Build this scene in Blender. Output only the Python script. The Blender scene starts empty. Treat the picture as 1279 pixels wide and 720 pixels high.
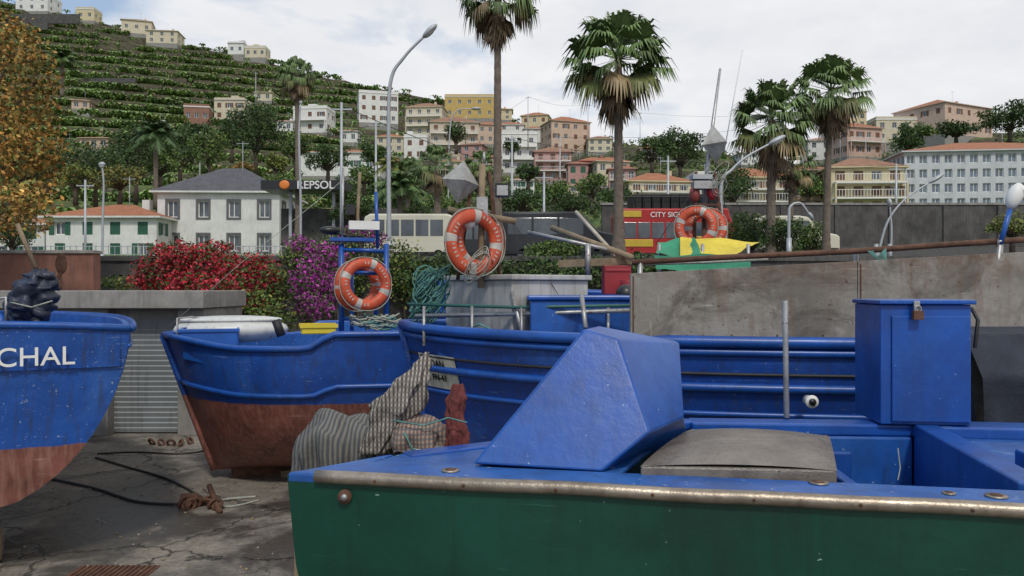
import bpy, math, random
import numpy as np
from mathutils import Vector, Matrix, noise
random.seed(7); rng=np.random.default_rng(7)
CAMZ=2.2; F=1000.
sc=bpy.context.scene
def W(u,v,d): return Vector(((u-640)/F*d, d, CAMZ+(360-v)/F*d))
V=Vector
# ---------------------------------------------------------------- materials
MC={}
def _n(nt,t,**k):
    n=nt.nodes.new(t)
    for a,b in k.items(): setattr(n,a,b)
    return n
def mixc(nt,fac,a,b,mode='MIX'):
    m=_n(nt,'ShaderNodeMix',data_type='RGBA',blend_type=mode)
    for inp,val in ((m.inputs[0],fac),(m.inputs[6],a),(m.inputs[7],b)):
        if hasattr(val,'is_linked') : nt.links.new(val,inp)
        elif isinstance(val,(int,float)): inp.default_value=val
        else: inp.default_value=(*val[:3],1)
    return m.outputs[2]
def ramp(nt,src,a,b):
    r=_n(nt,'ShaderNodeMapRange'); r.inputs[1].default_value=a; r.inputs[2].default_value=b
    nt.links.new(src,r.inputs[0]); return r.outputs[0]
def nz(nt,co,scale,detail=5,rough=.6,sc3=None,dist=0):
    if sc3:
        mp=_n(nt,'ShaderNodeMapping'); mp.inputs['Scale'].default_value=sc3; nt.links.new(co,mp.inputs[0]); co=mp.outputs[0]
    n=_n(nt,'ShaderNodeTexNoise'); n.inputs['Scale'].default_value=scale; n.inputs['Detail'].default_value=detail
    n.inputs['Roughness'].default_value=rough; n.inputs['Distortion'].default_value=dist
    nt.links.new(co,n.inputs['Vector']); return n.outputs[0]
def base(name):
    m=bpy.data.materials.new(name); m.use_nodes=True; nt=m.node_tree
    b=nt.nodes['Principled BSDF']; tc=_n(nt,'ShaderNodeTexCoord')
    return m,nt,b,tc.outputs['Object']
def bump(nt,b,h,st,dist=.02):
    bp=_n(nt,'ShaderNodeBump'); bp.inputs['Strength'].default_value=st; bp.inputs['Distance'].default_value=dist
    nt.links.new(h,bp.inputs['Height']); nt.links.new(bp.outputs[0],b.inputs['Normal'])
def _scale(nt,s,k):
    q=_n(nt,'ShaderNodeMath',operation='MULTIPLY'); nt.links.new(s,q.inputs[0]); q.inputs[1].default_value=k; return q.outputs[0]
def _mul(nt,a,b):
    q=_n(nt,'ShaderNodeMath',operation='MULTIPLY'); nt.links.new(a,q.inputs[0]); nt.links.new(b,q.inputs[1]); return q.outputs[0]
def scratches(nt,co,col,c,k=.7):
    s1=ramp(nt,nz(nt,co,1.,3,.6,(3,3,55),dist=.4),.64,.68); s2=ramp(nt,nz(nt,co,1.,3,.6,(40,40,3),dist=.4),.67,.71)
    g=ramp(nt,nz(nt,co,2.3,3,.6),.50,.64)
    mx=_n(nt,'ShaderNodeMath',operation='MAXIMUM'); nt.links.new(s1,mx.inputs[0]); nt.links.new(s2,mx.inputs[1])
    return mixc(nt,_scale(nt,_mul(nt,mx.outputs[0],g),k),col,c)
def mat(name,col,rough=.6,var=.25,scale=4,bmp=.15,metal=0,col2=None,streak=0,streakcol=(.05,.045,.04),chips=0,chipcol=(.5,.5,.5),bd=.01,chipscale=25,spec=.5,fade=None,scratch=None):
    key=name
    if key in MC: return MC[key]
    m,nt,b,co=base(name)
    n1=nz(nt,co,scale,4,.65)
    c2=col2 or tuple(c*(1-var) for c in col)
    out=mixc(nt,ramp(nt,n1,.35,.65),col,c2)
    if fade: out=mixc(nt,_scale(nt,ramp(nt,nz(nt,co,1.1,5,.7,dist=.5),.48,.72),.75),out,fade)
    if streak:
        s=nz(nt,co,3,4,.6,(5,5,.45)); out=mixc(nt,_scale(nt,ramp(nt,s,.5,.75),streak),out,streakcol)
    if scratch: out=scratches(nt,co,out,scratch,.55)
    if chips:
        c=nz(nt,co,chipscale,3,.75); out=mixc(nt,ramp(nt,c,.72-chips,.735-chips),out,chipcol)
    nt.links.new(out,b.inputs['Base Color'])
    b.inputs['Roughness'].default_value=rough; b.inputs['Metallic'].default_value=metal
    if bmp>=.25:
        rr=_n(nt,'ShaderNodeMapRange'); rr.inputs[3].default_value=max(0,rough-.12); rr.inputs[4].default_value=min(1,rough+.15)
        nt.links.new(n1,rr.inputs[0]); nt.links.new(rr.outputs[0],b.inputs['Roughness'])
    b.inputs['Specular IOR Level'].default_value=spec
    if bmp>=.12: bump(nt,b,nz(nt,co,scale*6,4,.7),bmp,bd)
    MC[key]=m; return m
def leafmat(name,rough=.6):
    m,nt,b,co=base(name)
    a=_n(nt,'ShaderNodeVertexColor'); a.layer_name='Col'
    nt.links.new(a.outputs[0],b.inputs['Base Color']); b.inputs['Roughness'].default_value=rough; b.inputs['Specular IOR Level'].default_value=.35
    return m
def hullpaint(name,top,bot,zl,speck=.0,faded=(.035,.125,.42)):
    m,nt,b,co=base(name)
    sx=_n(nt,'ShaderNodeSeparateXYZ'); nt.links.new(co,sx.inputs[0])
    ad=_n(nt,'ShaderNodeMath',operation='MULTIPLY_ADD'); nt.links.new(nz(nt,co,5,4),ad.inputs[0]); ad.inputs[1].default_value=.04; nt.links.new(sx.outputs[2],ad.inputs[2])
    f=ramp(nt,ad.outputs[0],zl+.014,zl+.024)
    n1=nz(nt,co,2.5,5,.65)
    t=mixc(nt,ramp(nt,n1,.3,.7),top,tuple(c*.6 for c in top))
    t=mixc(nt,_scale(nt,ramp(nt,nz(nt,co,1.3,5,.7,dist=.6),.5,.7),.6),t,faded)
    s=nz(nt,co,4,5,.6,(6,6,.5)); t=mixc(nt,_scale(nt,ramp(nt,s,.50,.76),.7),t,(.03,.035,.05))
    t=scratches(nt,co,t,(.30,.37,.46),.45)
    c=nz(nt,co,34,3,.8); t=mixc(nt,_scale(nt,ramp(nt,c,.70-speck,.715-speck),.8),t,(.42,.48,.56))
    bo=mixc(nt,ramp(nt,nz(nt,co,3,5,.7),.35,.65),bot,tuple(c*.45 for c in bot))
    bo=mixc(nt,_scale(nt,ramp(nt,nz(nt,co,5,5,.6,(5,5,.6)),.45,.75),.6),bo,(.36,.2,.15))
    bo=scratches(nt,co,bo,(.4,.3,.25),.5)
    out=mixc(nt,f,bo,t)
    nt.links.new(out,b.inputs['Base Color']); b.inputs['Roughness'].default_value=.42
    bump(nt,b,nz(nt,co,9,5,.7),.35,.012)
    MC[name]=m; return m
BLUE=(.010,.082,.375)
m_blue=mat('blue_boat_paint',BLUE,.35,.38,2.2,.3,streak=.45,streakcol=(.012,.035,.12),chips=.015,chipcol=(.25,.34,.5),bd=.006,fade=(.02,.115,.41),scratch=(.08,.18,.44))
m_blue2=mat('blue_boat_paint_worn',(.014,.10,.39),.40,.42,3,.35,streak=.55,streakcol=(.025,.045,.12),chips=.045,chipcol=(.28,.35,.46),bd=.006,fade=(.045,.15,.42),scratch=(.24,.31,.42))
m_green=mat('green_boat_paint',(.0025,.055,.033),.4,.38,1.6,.3,streak=.5,streakcol=(.003,.02,.013),chips=.012,chipcol=(.2,.32,.28),bd=.006,fade=(.005,.068,.043),chipscale=18,scratch=(.025,.12,.09))
m_steel=mat('weathered_steel',(.40,.34,.27),.38,.45,5,.3,metal=.7,streak=.5,streakcol=(.10,.05,.03))
m_galv=mat('galvanised_pipe',(.45,.45,.45),.45,.35,8,.2,metal=.6,chips=.08,chipcol=(.2,.09,.04))
m_rust=mat('rusty_iron',(.13,.06,.035),.8,.5,12,.5)
m_dark=mat('dark_rubber',(.02,.02,.022),.6,.3,6,.1)
m_black=mat('black_metal',(.015,.016,.018),.4,.2,6,0)
m_white=mat('white_paint',(.74,.74,.71),.5,.1,3,0)
m_whitehull=mat('white_gelcoat',(.62,.63,.61),.4,.15,3,.1,streak=.45,streakcol=(.28,.25,.21))
m_wood=mat('weathered_wood',(.28,.21,.13),.75,.45,6,.4)
m_trunk=mat('palm_trunk',(.20,.16,.125),.9,.4,5,.7,bd=.05)
m_bark=mat('bark',(.10,.075,.055),.9,.4,6,0)
m_orange=mat('orange_buoy',(.60,.085,.03),.5,.4,6,.2,streak=.4,streakcol=(.25,.06,.035),scratch=(.6,.3,.2))
m_ringwhite=mat('ring_reflective_band',(.50,.47,.43),.5,.3,8,.1)
m_rope=mat('rope',(.38,.39,.33),.9,.3,30,.3)
m_ropeT=mat('turquoise_net',(.12,.30,.27),.9,.5,30,.3)
m_glass=mat('window_glass',(.03,.04,.05),.12,.4,.6,0,col2=(.10,.12,.14),spec=.8)
m_conc=mat('concrete',(.29,.28,.26),.85,.35,2.5,.3,streak=.65,streakcol=(.11,.10,.09))
m_concd=mat('dark_concrete_wall',(.10,.097,.092),.9,.5,1.2,.4,streak=.8,streakcol=(.03,.03,.03),bd=.03)
m_pole=mat('grey_lamp_pole',(.42,.44,.46),.5,.15,4,0,metal=.3)
m_leaf=leafmat('leaves',.55); m_dryleaf=leafmat('dry_leaves',.8)
# ---------------------------------------------------------------- mesh builder
class MB:
    def __init__(s): s.v=[];s.f=[];s.m=[];s.sm=[];s.mats=[]
    def mi(s,m):
        if m not in s.mats: s.mats.append(m)
        return s.mats.index(m)
    def add(s,vs,fs,m,smooth=False):
        o=len(s.v); i=s.mi(m); s.v+= [tuple(v) for v in vs]
        for f in fs: s.f.append([o+k for k in f]); s.m.append(i); s.sm.append(smooth)
    def hexa(s,p,m):
        s.add(p,[(3,2,1,0),(4,5,6,7),(0,1,5,4),(1,2,6,5),(2,3,7,6),(3,0,4,7)],m)
    def box(s,c,d,m,rot=None):
        c=V(c); hx,hy,hz=d[0]/2,d[1]/2,d[2]/2
        p=[V((x,y,z)) for z in(-hz,hz) for x,y in((-hx,-hy),(hx,-hy),(hx,hy),(-hx,hy))]
        if rot is not None: p=[rot@q for q in p]
        s.hexa([c+q for q in p],m)
    def bar(s,a,b,w,h,m):
        a=V(a);b=V(b);d=(b-a); L=d.length; q=d.to_track_quat('X','Z').to_matrix()
        s.box((a+b)/2,(L,w,h),m,q)
    def tube(s,pts,r,m,n=8,smooth=True):
        pts=[V(p) for p in pts]; k=len(pts)
        rs=r if isinstance(r,(list,tuple)) else [r]*k
        up=None; vs=[];fs=[]
        for i,p in enumerate(pts):
            t=(pts[min(i+1,k-1)]-pts[max(i-1,0)])
            if t.length<1e-9: t=V((0,0,1))
            t.normalize()
            if up is None: up=t.orthogonal().normalized()
            else:
                up=(up-t*up.dot(t)); 
                up=up.normalized() if up.length>1e-6 else t.orthogonal().normalized()
            w=t.cross(up)
            for j in range(n):
                a=2*math.pi*j/n; vs.append(p+(up*math.cos(a)+w*math.sin(a))*rs[i])
        for i in range(k-1):
            for j in range(n):
                a=i*n+j;b=i*n+(j+1)%n; fs.append((a,b,b+n,a+n))
        fs.append(tuple(range(n))[::-1]); fs.append(tuple((k-1)*n+j for j in range(n)))
        s.add(vs,fs,m,smooth)
    def torus(s,c,R,r,ax,mf,N=40,n=12,up=None,flat=1.):
        c=V(c); ax=V(ax).normalized(); e1=(up and (V(up)-ax*V(up).dot(ax)).normalized()) or ax.orthogonal().normalized(); e2=ax.cross(e1)
        vs=[]
        for i in range(N):
            a=2*math.pi*i/N; d=e1*math.cos(a)+e2*math.sin(a)
            for j in range(n):
                b=2*math.pi*j/n; vs.append(c+d*(R+r*math.cos(b))+ax*r*math.sin(b)*flat)
        o=len(s.v); s.v+=[tuple(v) for v in vs]
        for i in range(N):
            mm=s.mi(mf(i/N) if callable(mf) else mf)
            for j in range(n):
                a=i*n+j;b=i*n+(j+1)%n;c2=((i+1)%N)*n+(j+1)%n;d2=((i+1)%N)*n+j
                s.f.append([o+a,o+b,o+c2,o+d2]); s.m.append(mm); s.sm.append(True)
    def ell(s,c,r,m,N=16,K=10,zmin=-1,rot=None,f=None):
        vs=[];fs=[]; c=V(c)
        for i in range(K+1):
            th=math.pi*i/K; z=max(math.cos(th),zmin)
            for j in range(N):
                a=2*math.pi*j/N; q=V((math.sin(th)*math.cos(a),math.sin(th)*math.sin(a),z))
                if f: q=f(q,th,a)
                q=V((q.x*r[0],q.y*r[1],q.z*r[2]))
                if rot is not None: q=rot@q
                vs.append(c+q)
        for i in range(K):
            for j in range(N): fs.append((i*N+j,(i+1)*N+j,(i+1)*N+(j+1)%N,i*N+(j+1)%N))
        s.add(vs,fs,m,True)
    def prism(s,poly,y0,y1,m,smooth=False):
        n=len(poly); vs=[(x,y0,z) for x,z in poly]+[(x,y1,z) for x,z in poly]
        fs=[tuple(range(n)),tuple(range(2*n-1,n-1,-1))]+[(i,i+n,(i+1)%n+n,(i+1)%n) for i in range(n)]
        s.add(vs,fs,m,smooth)
    def slab(s,poly,z0,z1,m):
        n=len(poly); vs=[(x,y,z0) for x,y in poly]+[(x,y,z1) for x,y in poly]
        fs=[tuple(range(n))[::-1],tuple(range(n,2*n))]+[(i,(i+1)%n,(i+1)%n+n,i+n) for i in range(n)]
        s.add(vs,fs,m)
    def build(s,name,parent=None,bevel=0,seg=2):
        me=bpy.data.meshes.new(name); me.from_pydata(s.v,[],s.f)
        for m in s.mats: me.materials.append(m)
        me.polygons.foreach_set('material_index',s.m); me.polygons.foreach_set('use_smooth',s.sm)
        me.update(); o=bpy.data.objects.new(name,me); sc.collection.objects.link(o)
        if parent: o.parent=parent
        if bevel:
            b=o.modifiers.new('bevel','BEVEL'); b.width=bevel; b.segments=seg; b.limit_method='ANGLE'; b.angle_limit=math.radians(35); b.harden_normals=False
        return o
def bundle(b,pts,rs,m,folds,amp,seed,N=64,flat=.7,tw=.04):
    pts=[V(p) for p in pts]; K=40; vs=[]
    for i in range(K+1):
        t=i/K*(len(pts)-1); k=min(int(t),len(pts)-2); f=t-k; f2=f*f*(3-2*f)
        p=pts[k].lerp(pts[k+1],f); r=rs[k]*(1-f2)+rs[k+1]*f2
        for j in range(N):
            a=2*math.pi*j/N; q=r*(1+amp*math.sin(folds*a+seed+i*tw)+amp*.6*math.sin(folds*2.3*a-i*tw)+.35*noise.noise(V((math.cos(a)*2,math.sin(a)*2,i*.22+seed))))
            vs.append(p+V((math.cos(a)*q,math.sin(a)*q*flat,.25*r*noise.noise(V((math.cos(a)*2,math.sin(a)*2+i*.3,seed))))))
    fs=[(i*N+j,i*N+(j+1)%N,(i+1)*N+(j+1)%N,(i+1)*N+j) for i in range(K) for j in range(N)]+[tuple(range(N))[::-1],tuple(K*N+j for j in range(N))]
    b.add(vs,fs,m,True)
def root(name,loc=(0,0,0),rz=0):
    o=bpy.data.objects.new(name,None); o.empty_display_size=.2; o.location=loc; o.rotation_euler=(0,0,rz); sc.collection.objects.link(o); return o
def quads(name,Q,C,m,parent=None):
    Q=np.asarray(Q,dtype=np.float32).reshape(-1,3); n=len(Q)//4
    me=bpy.data.meshes.new(name); me.vertices.add(n*4); me.vertices.foreach_set('co',Q.ravel())
    me.loops.add(n*4); me.loops.foreach_set('vertex_index',np.arange(n*4,dtype=np.int32))
    me.polygons.add(n); me.polygons.foreach_set('loop_start',np.arange(0,n*4,4,dtype=np.int32)); me.polygons.foreach_set('loop_total',np.full(n,4,dtype=np.int32))
    me.update(calc_edges=True)
    ca=me.color_attributes.new('Col','FLOAT_COLOR','CORNER')
    cc=np.ones((n,4,4),dtype=np.float32); cc[:,:,:3]=np.asarray(C,dtype=np.float32).reshape(n,1,3); ca.data.foreach_set('color',cc.ravel())
    me.materials.append(m); o=bpy.data.objects.new(name,me); sc.collection.objects.link(o)
    if parent: o.parent=parent
    return o
def leafquads(P,size,aspect=.55):
    n=len(P); a=rng.normal(size=(n,3)); a/=np.linalg.norm(a,axis=1)[:,None]
    b=rng.normal(size=(n,3)); b-=a*(a*b).sum(1)[:,None]; b/=np.linalg.norm(b,axis=1)[:,None]
    s=(np.asarray(size)*rng.uniform(.6,1.3,n))[:,None]
    a=a*s*.5; b=b*s*.5*aspect
    return np.stack([P-a,P-b*1.0+a*.1,P+a,P+b*1.0+a*.1],1)
def cloud(cl,n,size,col,var=.35):
    cl=[(np.array(c,float),np.array(r,float)) for c,r in cl]
    vol=np.array([r[0]*r[2] for c,r in cl]); vol/=vol.sum()
    Qs=[];Cs=[]
    for (c,r),w in zip(cl,vol):
        k=max(12,int(n*w)); d=rng.normal(size=(k,3)); d/=np.linalg.norm(d,axis=1)[:,None]
        rad=rng.uniform(.15,1,k)**.5*rng.uniform(.75,1.25,k)
        P=c+d*rad[:,None]*r
        Qs.append(leafquads(P,size)); cc=np.array(col,float)
        if cc.ndim==2: cc=cc[rng.integers(0,len(cc),k)]
        else: cc=np.tile(cc,(k,1))
        tone=rng.uniform(.7,1.25)*(1+rng.normal(size=k)*var*.6)
        cc=np.clip(cc*np.clip(tone,.35,1.9)[:,None],0.002,.9)
        Cs.append(cc)
    return np.concatenate(Qs),np.concatenate(Cs)
# ---------------------------------------------------------------- terrain
US=[-900,-200,0,100,230,300,400,500,600,700,850,1000,1100,1200,1400,2100]
ES=[.42,.40,.36,.34,.305,.29,.265,.245,.225,.19,.175,.155,.18,.195,.195,.19]
UB=[-900,600,700,850,1000,2100]
def prm(u):
    return (np.interp(u,US,ES),np.interp(u,UB,[.035,.035,.05,.085,.09,.09]),np.interp(u,UB,[60,60,70,90,90,90]),np.interp(u,UB,[300,300,270,230,205,205]))
TH=5.0
def tz(u,y,terr=True):
    es,e0,y0,yr=prm(u); z0=CAMZ+e0*y0
    if y<y0:
        zl=np.interp(y,[16,50,y0],[2.75,3.7,z0])
        k=min(1,max(0,(u-900)/100)); zr=np.interp(y,[16,45,46,y0],[2.75,3.9,6.3,z0])
        return zl*(1-k)+zr*k
    if y>yr: return CAMZ+es*yr-(y-yr)*.12
    t=(y-y0)/(yr-y0); z=CAMZ+y*(e0+(es-e0)*t)
    if terr:
        x=(u-640)/F*y; z+=2.4*noise.noise(V((x*.017,y*.017,0)))
        h=TH; q=z/h; fr=q-math.floor(q); fr=max(0,(fr-.66)/.34); z=(math.floor(q)+fr*fr*(3-2*fr))*h
    return z
def zxy(x,y): return tz(640+x/y*F,y)
def solve(u,v):
    e=(360-v)/F
    es,e0,y0,yr=prm(u)
    if e>=es: return yr-3
    y=y0
    while y<yr:
        if (tz(u,y,False)-CAMZ)/y>=e: return y
        y+=.5
    return yr
def terrain():
    us=np.arange(-900,2100,12); ys=np.concatenate([np.arange(16.6,60,3),np.arange(60,310,1.0),np.arange(312,520,14)])
    vs=[];fs=[]
    for y in ys:
        for u in us: vs.append(((u-640)/F*y,y,tz(u,y)))
    n=len(us)
    for i in range(len(ys)-1):
        for j in range(n-1): a=i*n+j; fs.append((a,a+1,a+1+n,a+n))
    m,nt,b,co=base('hillside_ground')
    g=_n(nt,'ShaderNodeNewGeometry'); sx=_n(nt,'ShaderNodeSeparateXYZ'); nt.links.new(g.outputs['Normal'],sx.inputs[0])
    st=ramp(nt,sx.outputs[2],.72,.86)
    gr=mixc(nt,ramp(nt,nz(nt,co,.12,6,.7),.35,.65),(.07,.14,.03),(.12,.155,.05))
    rk=mixc(nt,ramp(nt,nz(nt,co,.6,6,.8),.40,.62),(.035,.03,.022),(.10,.09,.05))
    c=mixc(nt,st,rk,gr)
    sy=_n(nt,'ShaderNodeSeparateXYZ'); nt.links.new(co,sy.inputs[0])
    c=mixc(nt,ramp(nt,sy.outputs[1],50,54),(.07,.07,.068),c)
    nt.links.new(c,b.inputs['Base Color']); b.inputs['Roughness'].default_value=.95
    bump(nt,b,nz(nt,co,1.2,5,.7),.8,.5)
    o=MB(); o.add(vs,fs,m,False); o.build('hillside_terrain')
terrain()
def ground():
    m,nt,b,co=base('slipway_concrete')
    n1=nz(nt,co,.8,6,.65); n2=nz(nt,co,6,6,.75); n3=nz(nt,co,.45,5,.65,dist=.8)
    c=mixc(nt,ramp(nt,n1,.3,.7),(.26,.23,.19),(.12,.108,.09)); c=mixc(nt,_scale(nt,ramp(nt,n2,.45,.75),.6),c,(.37,.335,.285))
    c=mixc(nt,_scale(nt,ramp(nt,nz(nt,co,22,4,.8),.46,.64),.55),c,(.065,.057,.048))
    wet=ramp(nt,n3,.48,.56); c=mixc(nt,_scale(nt,wet,.78),c,(.04,.035,.03))
    def crack(s,w,dd):
        vo=_n(nt,'ShaderNodeTexVoronoi',feature='DISTANCE_TO_EDGE'); vo.inputs['Scale'].default_value=s
        mv=_n(nt,'ShaderNodeVectorMath',operation='ADD'); nn=_n(nt,'ShaderNodeTexNoise'); nn.inputs['Scale'].default_value=3.5; nn.inputs['Detail'].default_value=6
        nt.links.new(co,nn.inputs[0]); sc_=_n(nt,'ShaderNodeVectorMath',operation='SCALE'); sc_.inputs['Scale'].default_value=dd; nt.links.new(nn.outputs[1],sc_.inputs[0])
        nt.links.new(co,mv.inputs[0]); nt.links.new(sc_.outputs[0],mv.inputs[1]); nt.links.new(mv.outputs[0],vo.inputs['Vector'])
        return ramp(nt,vo.outputs[0],0,w)
    k1=crack(.55,.012,.5); k2=crack(1.7,.016,.5)
    c=mixc(nt,k1,(.03,.027,.022),c)
    gate=ramp(nt,nz(nt,co,.9,3),.50,.54)
    mm=_n(nt,'ShaderNodeMath',operation='MAXIMUM'); nt.links.new(k2,mm.inputs[0]); nt.links.new(gate,mm.inputs[1])
    c=mixc(nt,mm.outputs[0],(.05,.045,.037),c)
    nt.links.new(c,b.inputs['Base Color'])
    rr=_n(nt,'ShaderNodeMapRange'); rr.inputs[3].default_value=.9; rr.inputs[4].default_value=.3; nt.links.new(wet,rr.inputs[0]); nt.links.new(rr.outputs[0],b.inputs['Roughness'])
    h=_n(nt,'ShaderNodeMath',operation='MULTIPLY_ADD'); nt.links.new(n2,h.inputs[0]); h.inputs[1].default_value=1.0; nt.links.new(k1,h.inputs[2])
    bump(nt,b,h.outputs[0],.7,.025)
    o=MB(); o.add([(-900,-300,0),(900,-300,0),(900,700,0),(-900,700,0)],[(0,1,2,3)],m); o.build('ground')
ground()
# ---------------------------------------------------------------- buildings
FOOT=[]
def tilemat(name,col):
    if name in MC: return MC[name]
    m,nt,b,co=base(name)
    n1=nz(nt,co,1.5,5,.75); c=mixc(nt,ramp(nt,n1,.3,.7),col,tuple(x*.55 for x in col))
    w=_n(nt,'ShaderNodeTexWave',bands_direction='X'); w.inputs['Scale'].default_value=1.6; w.inputs['Distortion'].default_value=.4; nt.links.new(co,w.inputs[0])
    c=mixc(nt,_scale(nt,w.outputs[1],.35),c,tuple(x*.4 for x in col))
    nt.links.new(c,b.inputs['Base Color']); b.inputs['Roughness'].default_value=.85; bump(nt,b,w.outputs[1],.6,.06); MC[name]=m; return m
m_tile=tilemat('terracotta_tiles',(.46,.18,.085)); m_tile2=tilemat('grey_roof_tiles',(.12,.12,.135)); m_tile3=tilemat('old_roof_tiles',(.38,.20,.12))
def wallmat(col):
    k='stucco_%02d_%02d_%02d'%tuple(int(c*99) for c in col)
    return mat(k,col,.85,.18,.8,0,streak=.6,streakcol=tuple(c*.5 for c in col))
def facade(mb,O,U,N,Wd,H,cols,rows,wm,ww=1.1,wh=1.35,gl=None,fr=None,shut=None,trim=None,frames=True):
    O=V(O);U=V(U);N=V(N);Z=V((0,0,1)); gl=gl or m_glass; fr=fr or m_white
    pitch=Wd/cols; ww=min(ww,pitch*.62); rh=H/rows; wh=min(wh,rh*.6)
    xs=[0.]
    for i in range(cols): xs+= [pitch*(i+.5)-ww/2,pitch*(i+.5)+ww/2]
    xs.append(Wd); zs=[0.]
    for j in range(rows): zs+= [rh*j+(rh-wh)*.55,rh*j+(rh-wh)*.55+wh]
    zs.append(H); dep=.2
    P=lambda x,z,o=0: O+U*x+Z*z+N*o
    for i in range(len(xs)-1):
        for j in range(len(zs)-1):
            a,b_,c,d=xs[i],xs[i+1],zs[j],zs[j+1]
            if i%2==1 and j%2==1:
                F_=[P(a,c),P(b_,c),P(b_,d),P(a,d)]; G=[P(a,c,-dep),P(b_,c,-dep),P(b_,d,-dep),P(a,d,-dep)]
                mb.add(F_+G,[(0,1,5,4),(1,2,6,5),(2,3,7,6),(3,0,4,7)],wm)
                r=random.random()
                if shut and r<.45: mb.add([P(a,c,-.06),P(b_,c,-.06),P(b_,d,-.06),P(a,d,-.06)],[(0,1,2,3)],shut)
                else:
                    mb.add(G,[(0,1,2,3)],gl)
                    if frames:
                        t=.07; o=-dep+.04
                        for (x0,x1,z0,z1) in ((a,b_,c,c+t),(a,b_,d-t,d),(a,a+t,c+t,d-t),(b_-t,b_,c+t,d-t),((a+b_)/2-t/2,(a+b_)/2+t/2,c+t,d-t)):
                            mb.add([P(x0,z0,o),P(x1,z0,o),P(x1,z1,o),P(x0,z1,o)],[(0,1,2,3)],fr)
                    if shut and r>.6:
                        for sx_ in (a-ww*.5-.02,b_+.02):
                            q=[P(sx_,c),P(sx_+ww*.5,c),P(sx_+ww*.5,d),P(sx_,d)]; q2=[p+N*.05 for p in q]
                            mb.hexa([q[0],q[1],q2[1],q2[0],q[3],q[2],q2[2],q2[3]],shut)
                if trim:
                    t=.16
                    for (x0,x1,z0,z1) in ((a-t,b_+t,c-t,c),(a-t,b_+t,d,d+t),(a-t,a,c,d),(b_,b_+t,c,d)):
                        q=[P(x0,z0),P(x1,z0),P(x1,z1),P(x0,z1)]; q2=[p+N*.06 for p in q]
                        mb.hexa([q[0],q[1],q2[1],q2[0],q[3],q[2],q2[2],q2[3]],trim)
            else:
                mb.add([P(a,c),P(b_,c),P(b_,d),P(a,d)],[(0,1,2,3)],wm)
def building(name,u0,u1,vt,vb,col,roof='hip',rows=2,cols=3,yaw=0,d=None,roofm=None,shut=None,balc=False,trim=None,dep=None,roofh=None,gl=None,ww=1.1,wh=1.35,hw=None):
    uc=(u0+u1)/2; d=d or solve(uc,vb); w=(u1-u0)/F*d; H=(vb-vt)/F*d; z=CAMZ+(360-vb)/F*d
    if yaw: w=w/(abs(math.cos(yaw))+.5*abs(math.sin(yaw)))
    dep=dep or max(6,w*.8); x=(uc-640)/F*d
    FOOT.append((x,d+dep/2,max(w,dep)*.62))
    R=root(name,(x,d,z),yaw); wm=wallmat(col)
    rh_=0 if roof=='flat' else (roofh or min(H*.28,w*.2)); hw=hw or H-rh_
    b=MB(); x0,x1=-w/2,w/2
    sd=max(1,int(round(dep/w*cols)))
    kw=dict(shut=shut,trim=trim,gl=gl,ww=ww,wh=wh)
    facade(b,(x0,0,0),(1,0,0),(0,-1,0),w,hw,cols,rows,wm,**kw)
    facade(b,(x1,0,0),(0,1,0),(1,0,0),dep,hw,sd,rows,wm,**kw)
    facade(b,(x0,dep,0),(0,-1,0),(-1,0,0),dep,hw,sd,rows,wm,**kw)
    b.add([(x1,dep,0),(x0,dep,0),(x0,dep,hw),(x1,dep,hw)],[(0,1,2,3)],wm)
    b.box((0,dep/2,-3.01),(w+.1,dep+.1,6),m_conc)
    b.build('walls',R)
    r=MB(); e=.45
    if roof=='flat':
        r.box((0,dep/2,hw+.13),(w+.3,dep+.3,.26),m_conc if random.random()<.3 else m_white)
        r.box((0,.0,hw+.56),(w,.15,.6),wm); r.box((x0+.08,dep/2,hw+.56),(.15,dep-.2,.6),wm); r.box((x1-.08,dep/2,hw+.56),(.15,dep-.2,.6),wm)
        if random.random()<.6: r.box((w*random.uniform(-.3,.3),dep*.6,hw+1.2),(w*.25,2,1.9),wm)
    else:
        rm=roofm or m_tile
        z0=hw; a=[(x0-e,-e),(x1+e,-e),(x1+e,dep+e),(x0-e,dep+e)]
        r.slab(a,z0,z0+.14,wm)
        hx=max(.0,(w-dep)/2) if w>dep else 0; hy=max(0,(dep-w)/2) if dep>w else 0
        vs=[(p[0],p[1],z0+.145) for p in a]; cy=dep/2
        if w>=dep:
            vs+=[(-hx-.01,cy,z0+rh_),(hx+.01,cy,z0+rh_)]; fs=[(0,1,5,4),(1,2,5),(2,3,4,5),(3,0,4)]
        else:
            vs+=[(0,cy-hy,z0+rh_),(0,cy+hy,z0+rh_)]; fs=[(0,1,4),(1,2,5,4),(2,3,5),(3,0,4,5)]
        r.add(vs,fs,rm)
        if random.random()<.6: r.box((w*.25,cy*.9,z0+rh_*.8),(.6,.6,1.2),wm)
    r.tube([(w*.1,dep*.4,hw),(w*.1,dep*.4,hw+rh_+2.2)],.03,m_pole,4); r.box((w*.1,dep*.4,hw+rh_+2.),(1.,.04,.04),m_pole)
    r.build('roof',R)
    if balc:
        q=MB()
        for j in range(1 if rows>1 else 0,rows):
            zz=hw/rows*j
            q.box((0,-.65,zz-.02),(w*.96,1.3,.16),m_white)
            q.box((0,-1.27,zz+.95),(w*.96,.06,.06),m_white)
            nb=int(w/.35)
            for i in range(nb+1): q.box((-w*.48+i*w*.96/nb,-1.27,zz+.5),(.045,.045,.86),m_white)
            q.box((x0+.15,-1.2,zz-hw/rows/2),(.2,.2,hw/rows-.2),wm); q.box((x1-.15,-1.2,zz-hw/rows/2),(.2,.2,hw/rows-.2),wm)
        q.build('balconies',R)
    return R
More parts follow.
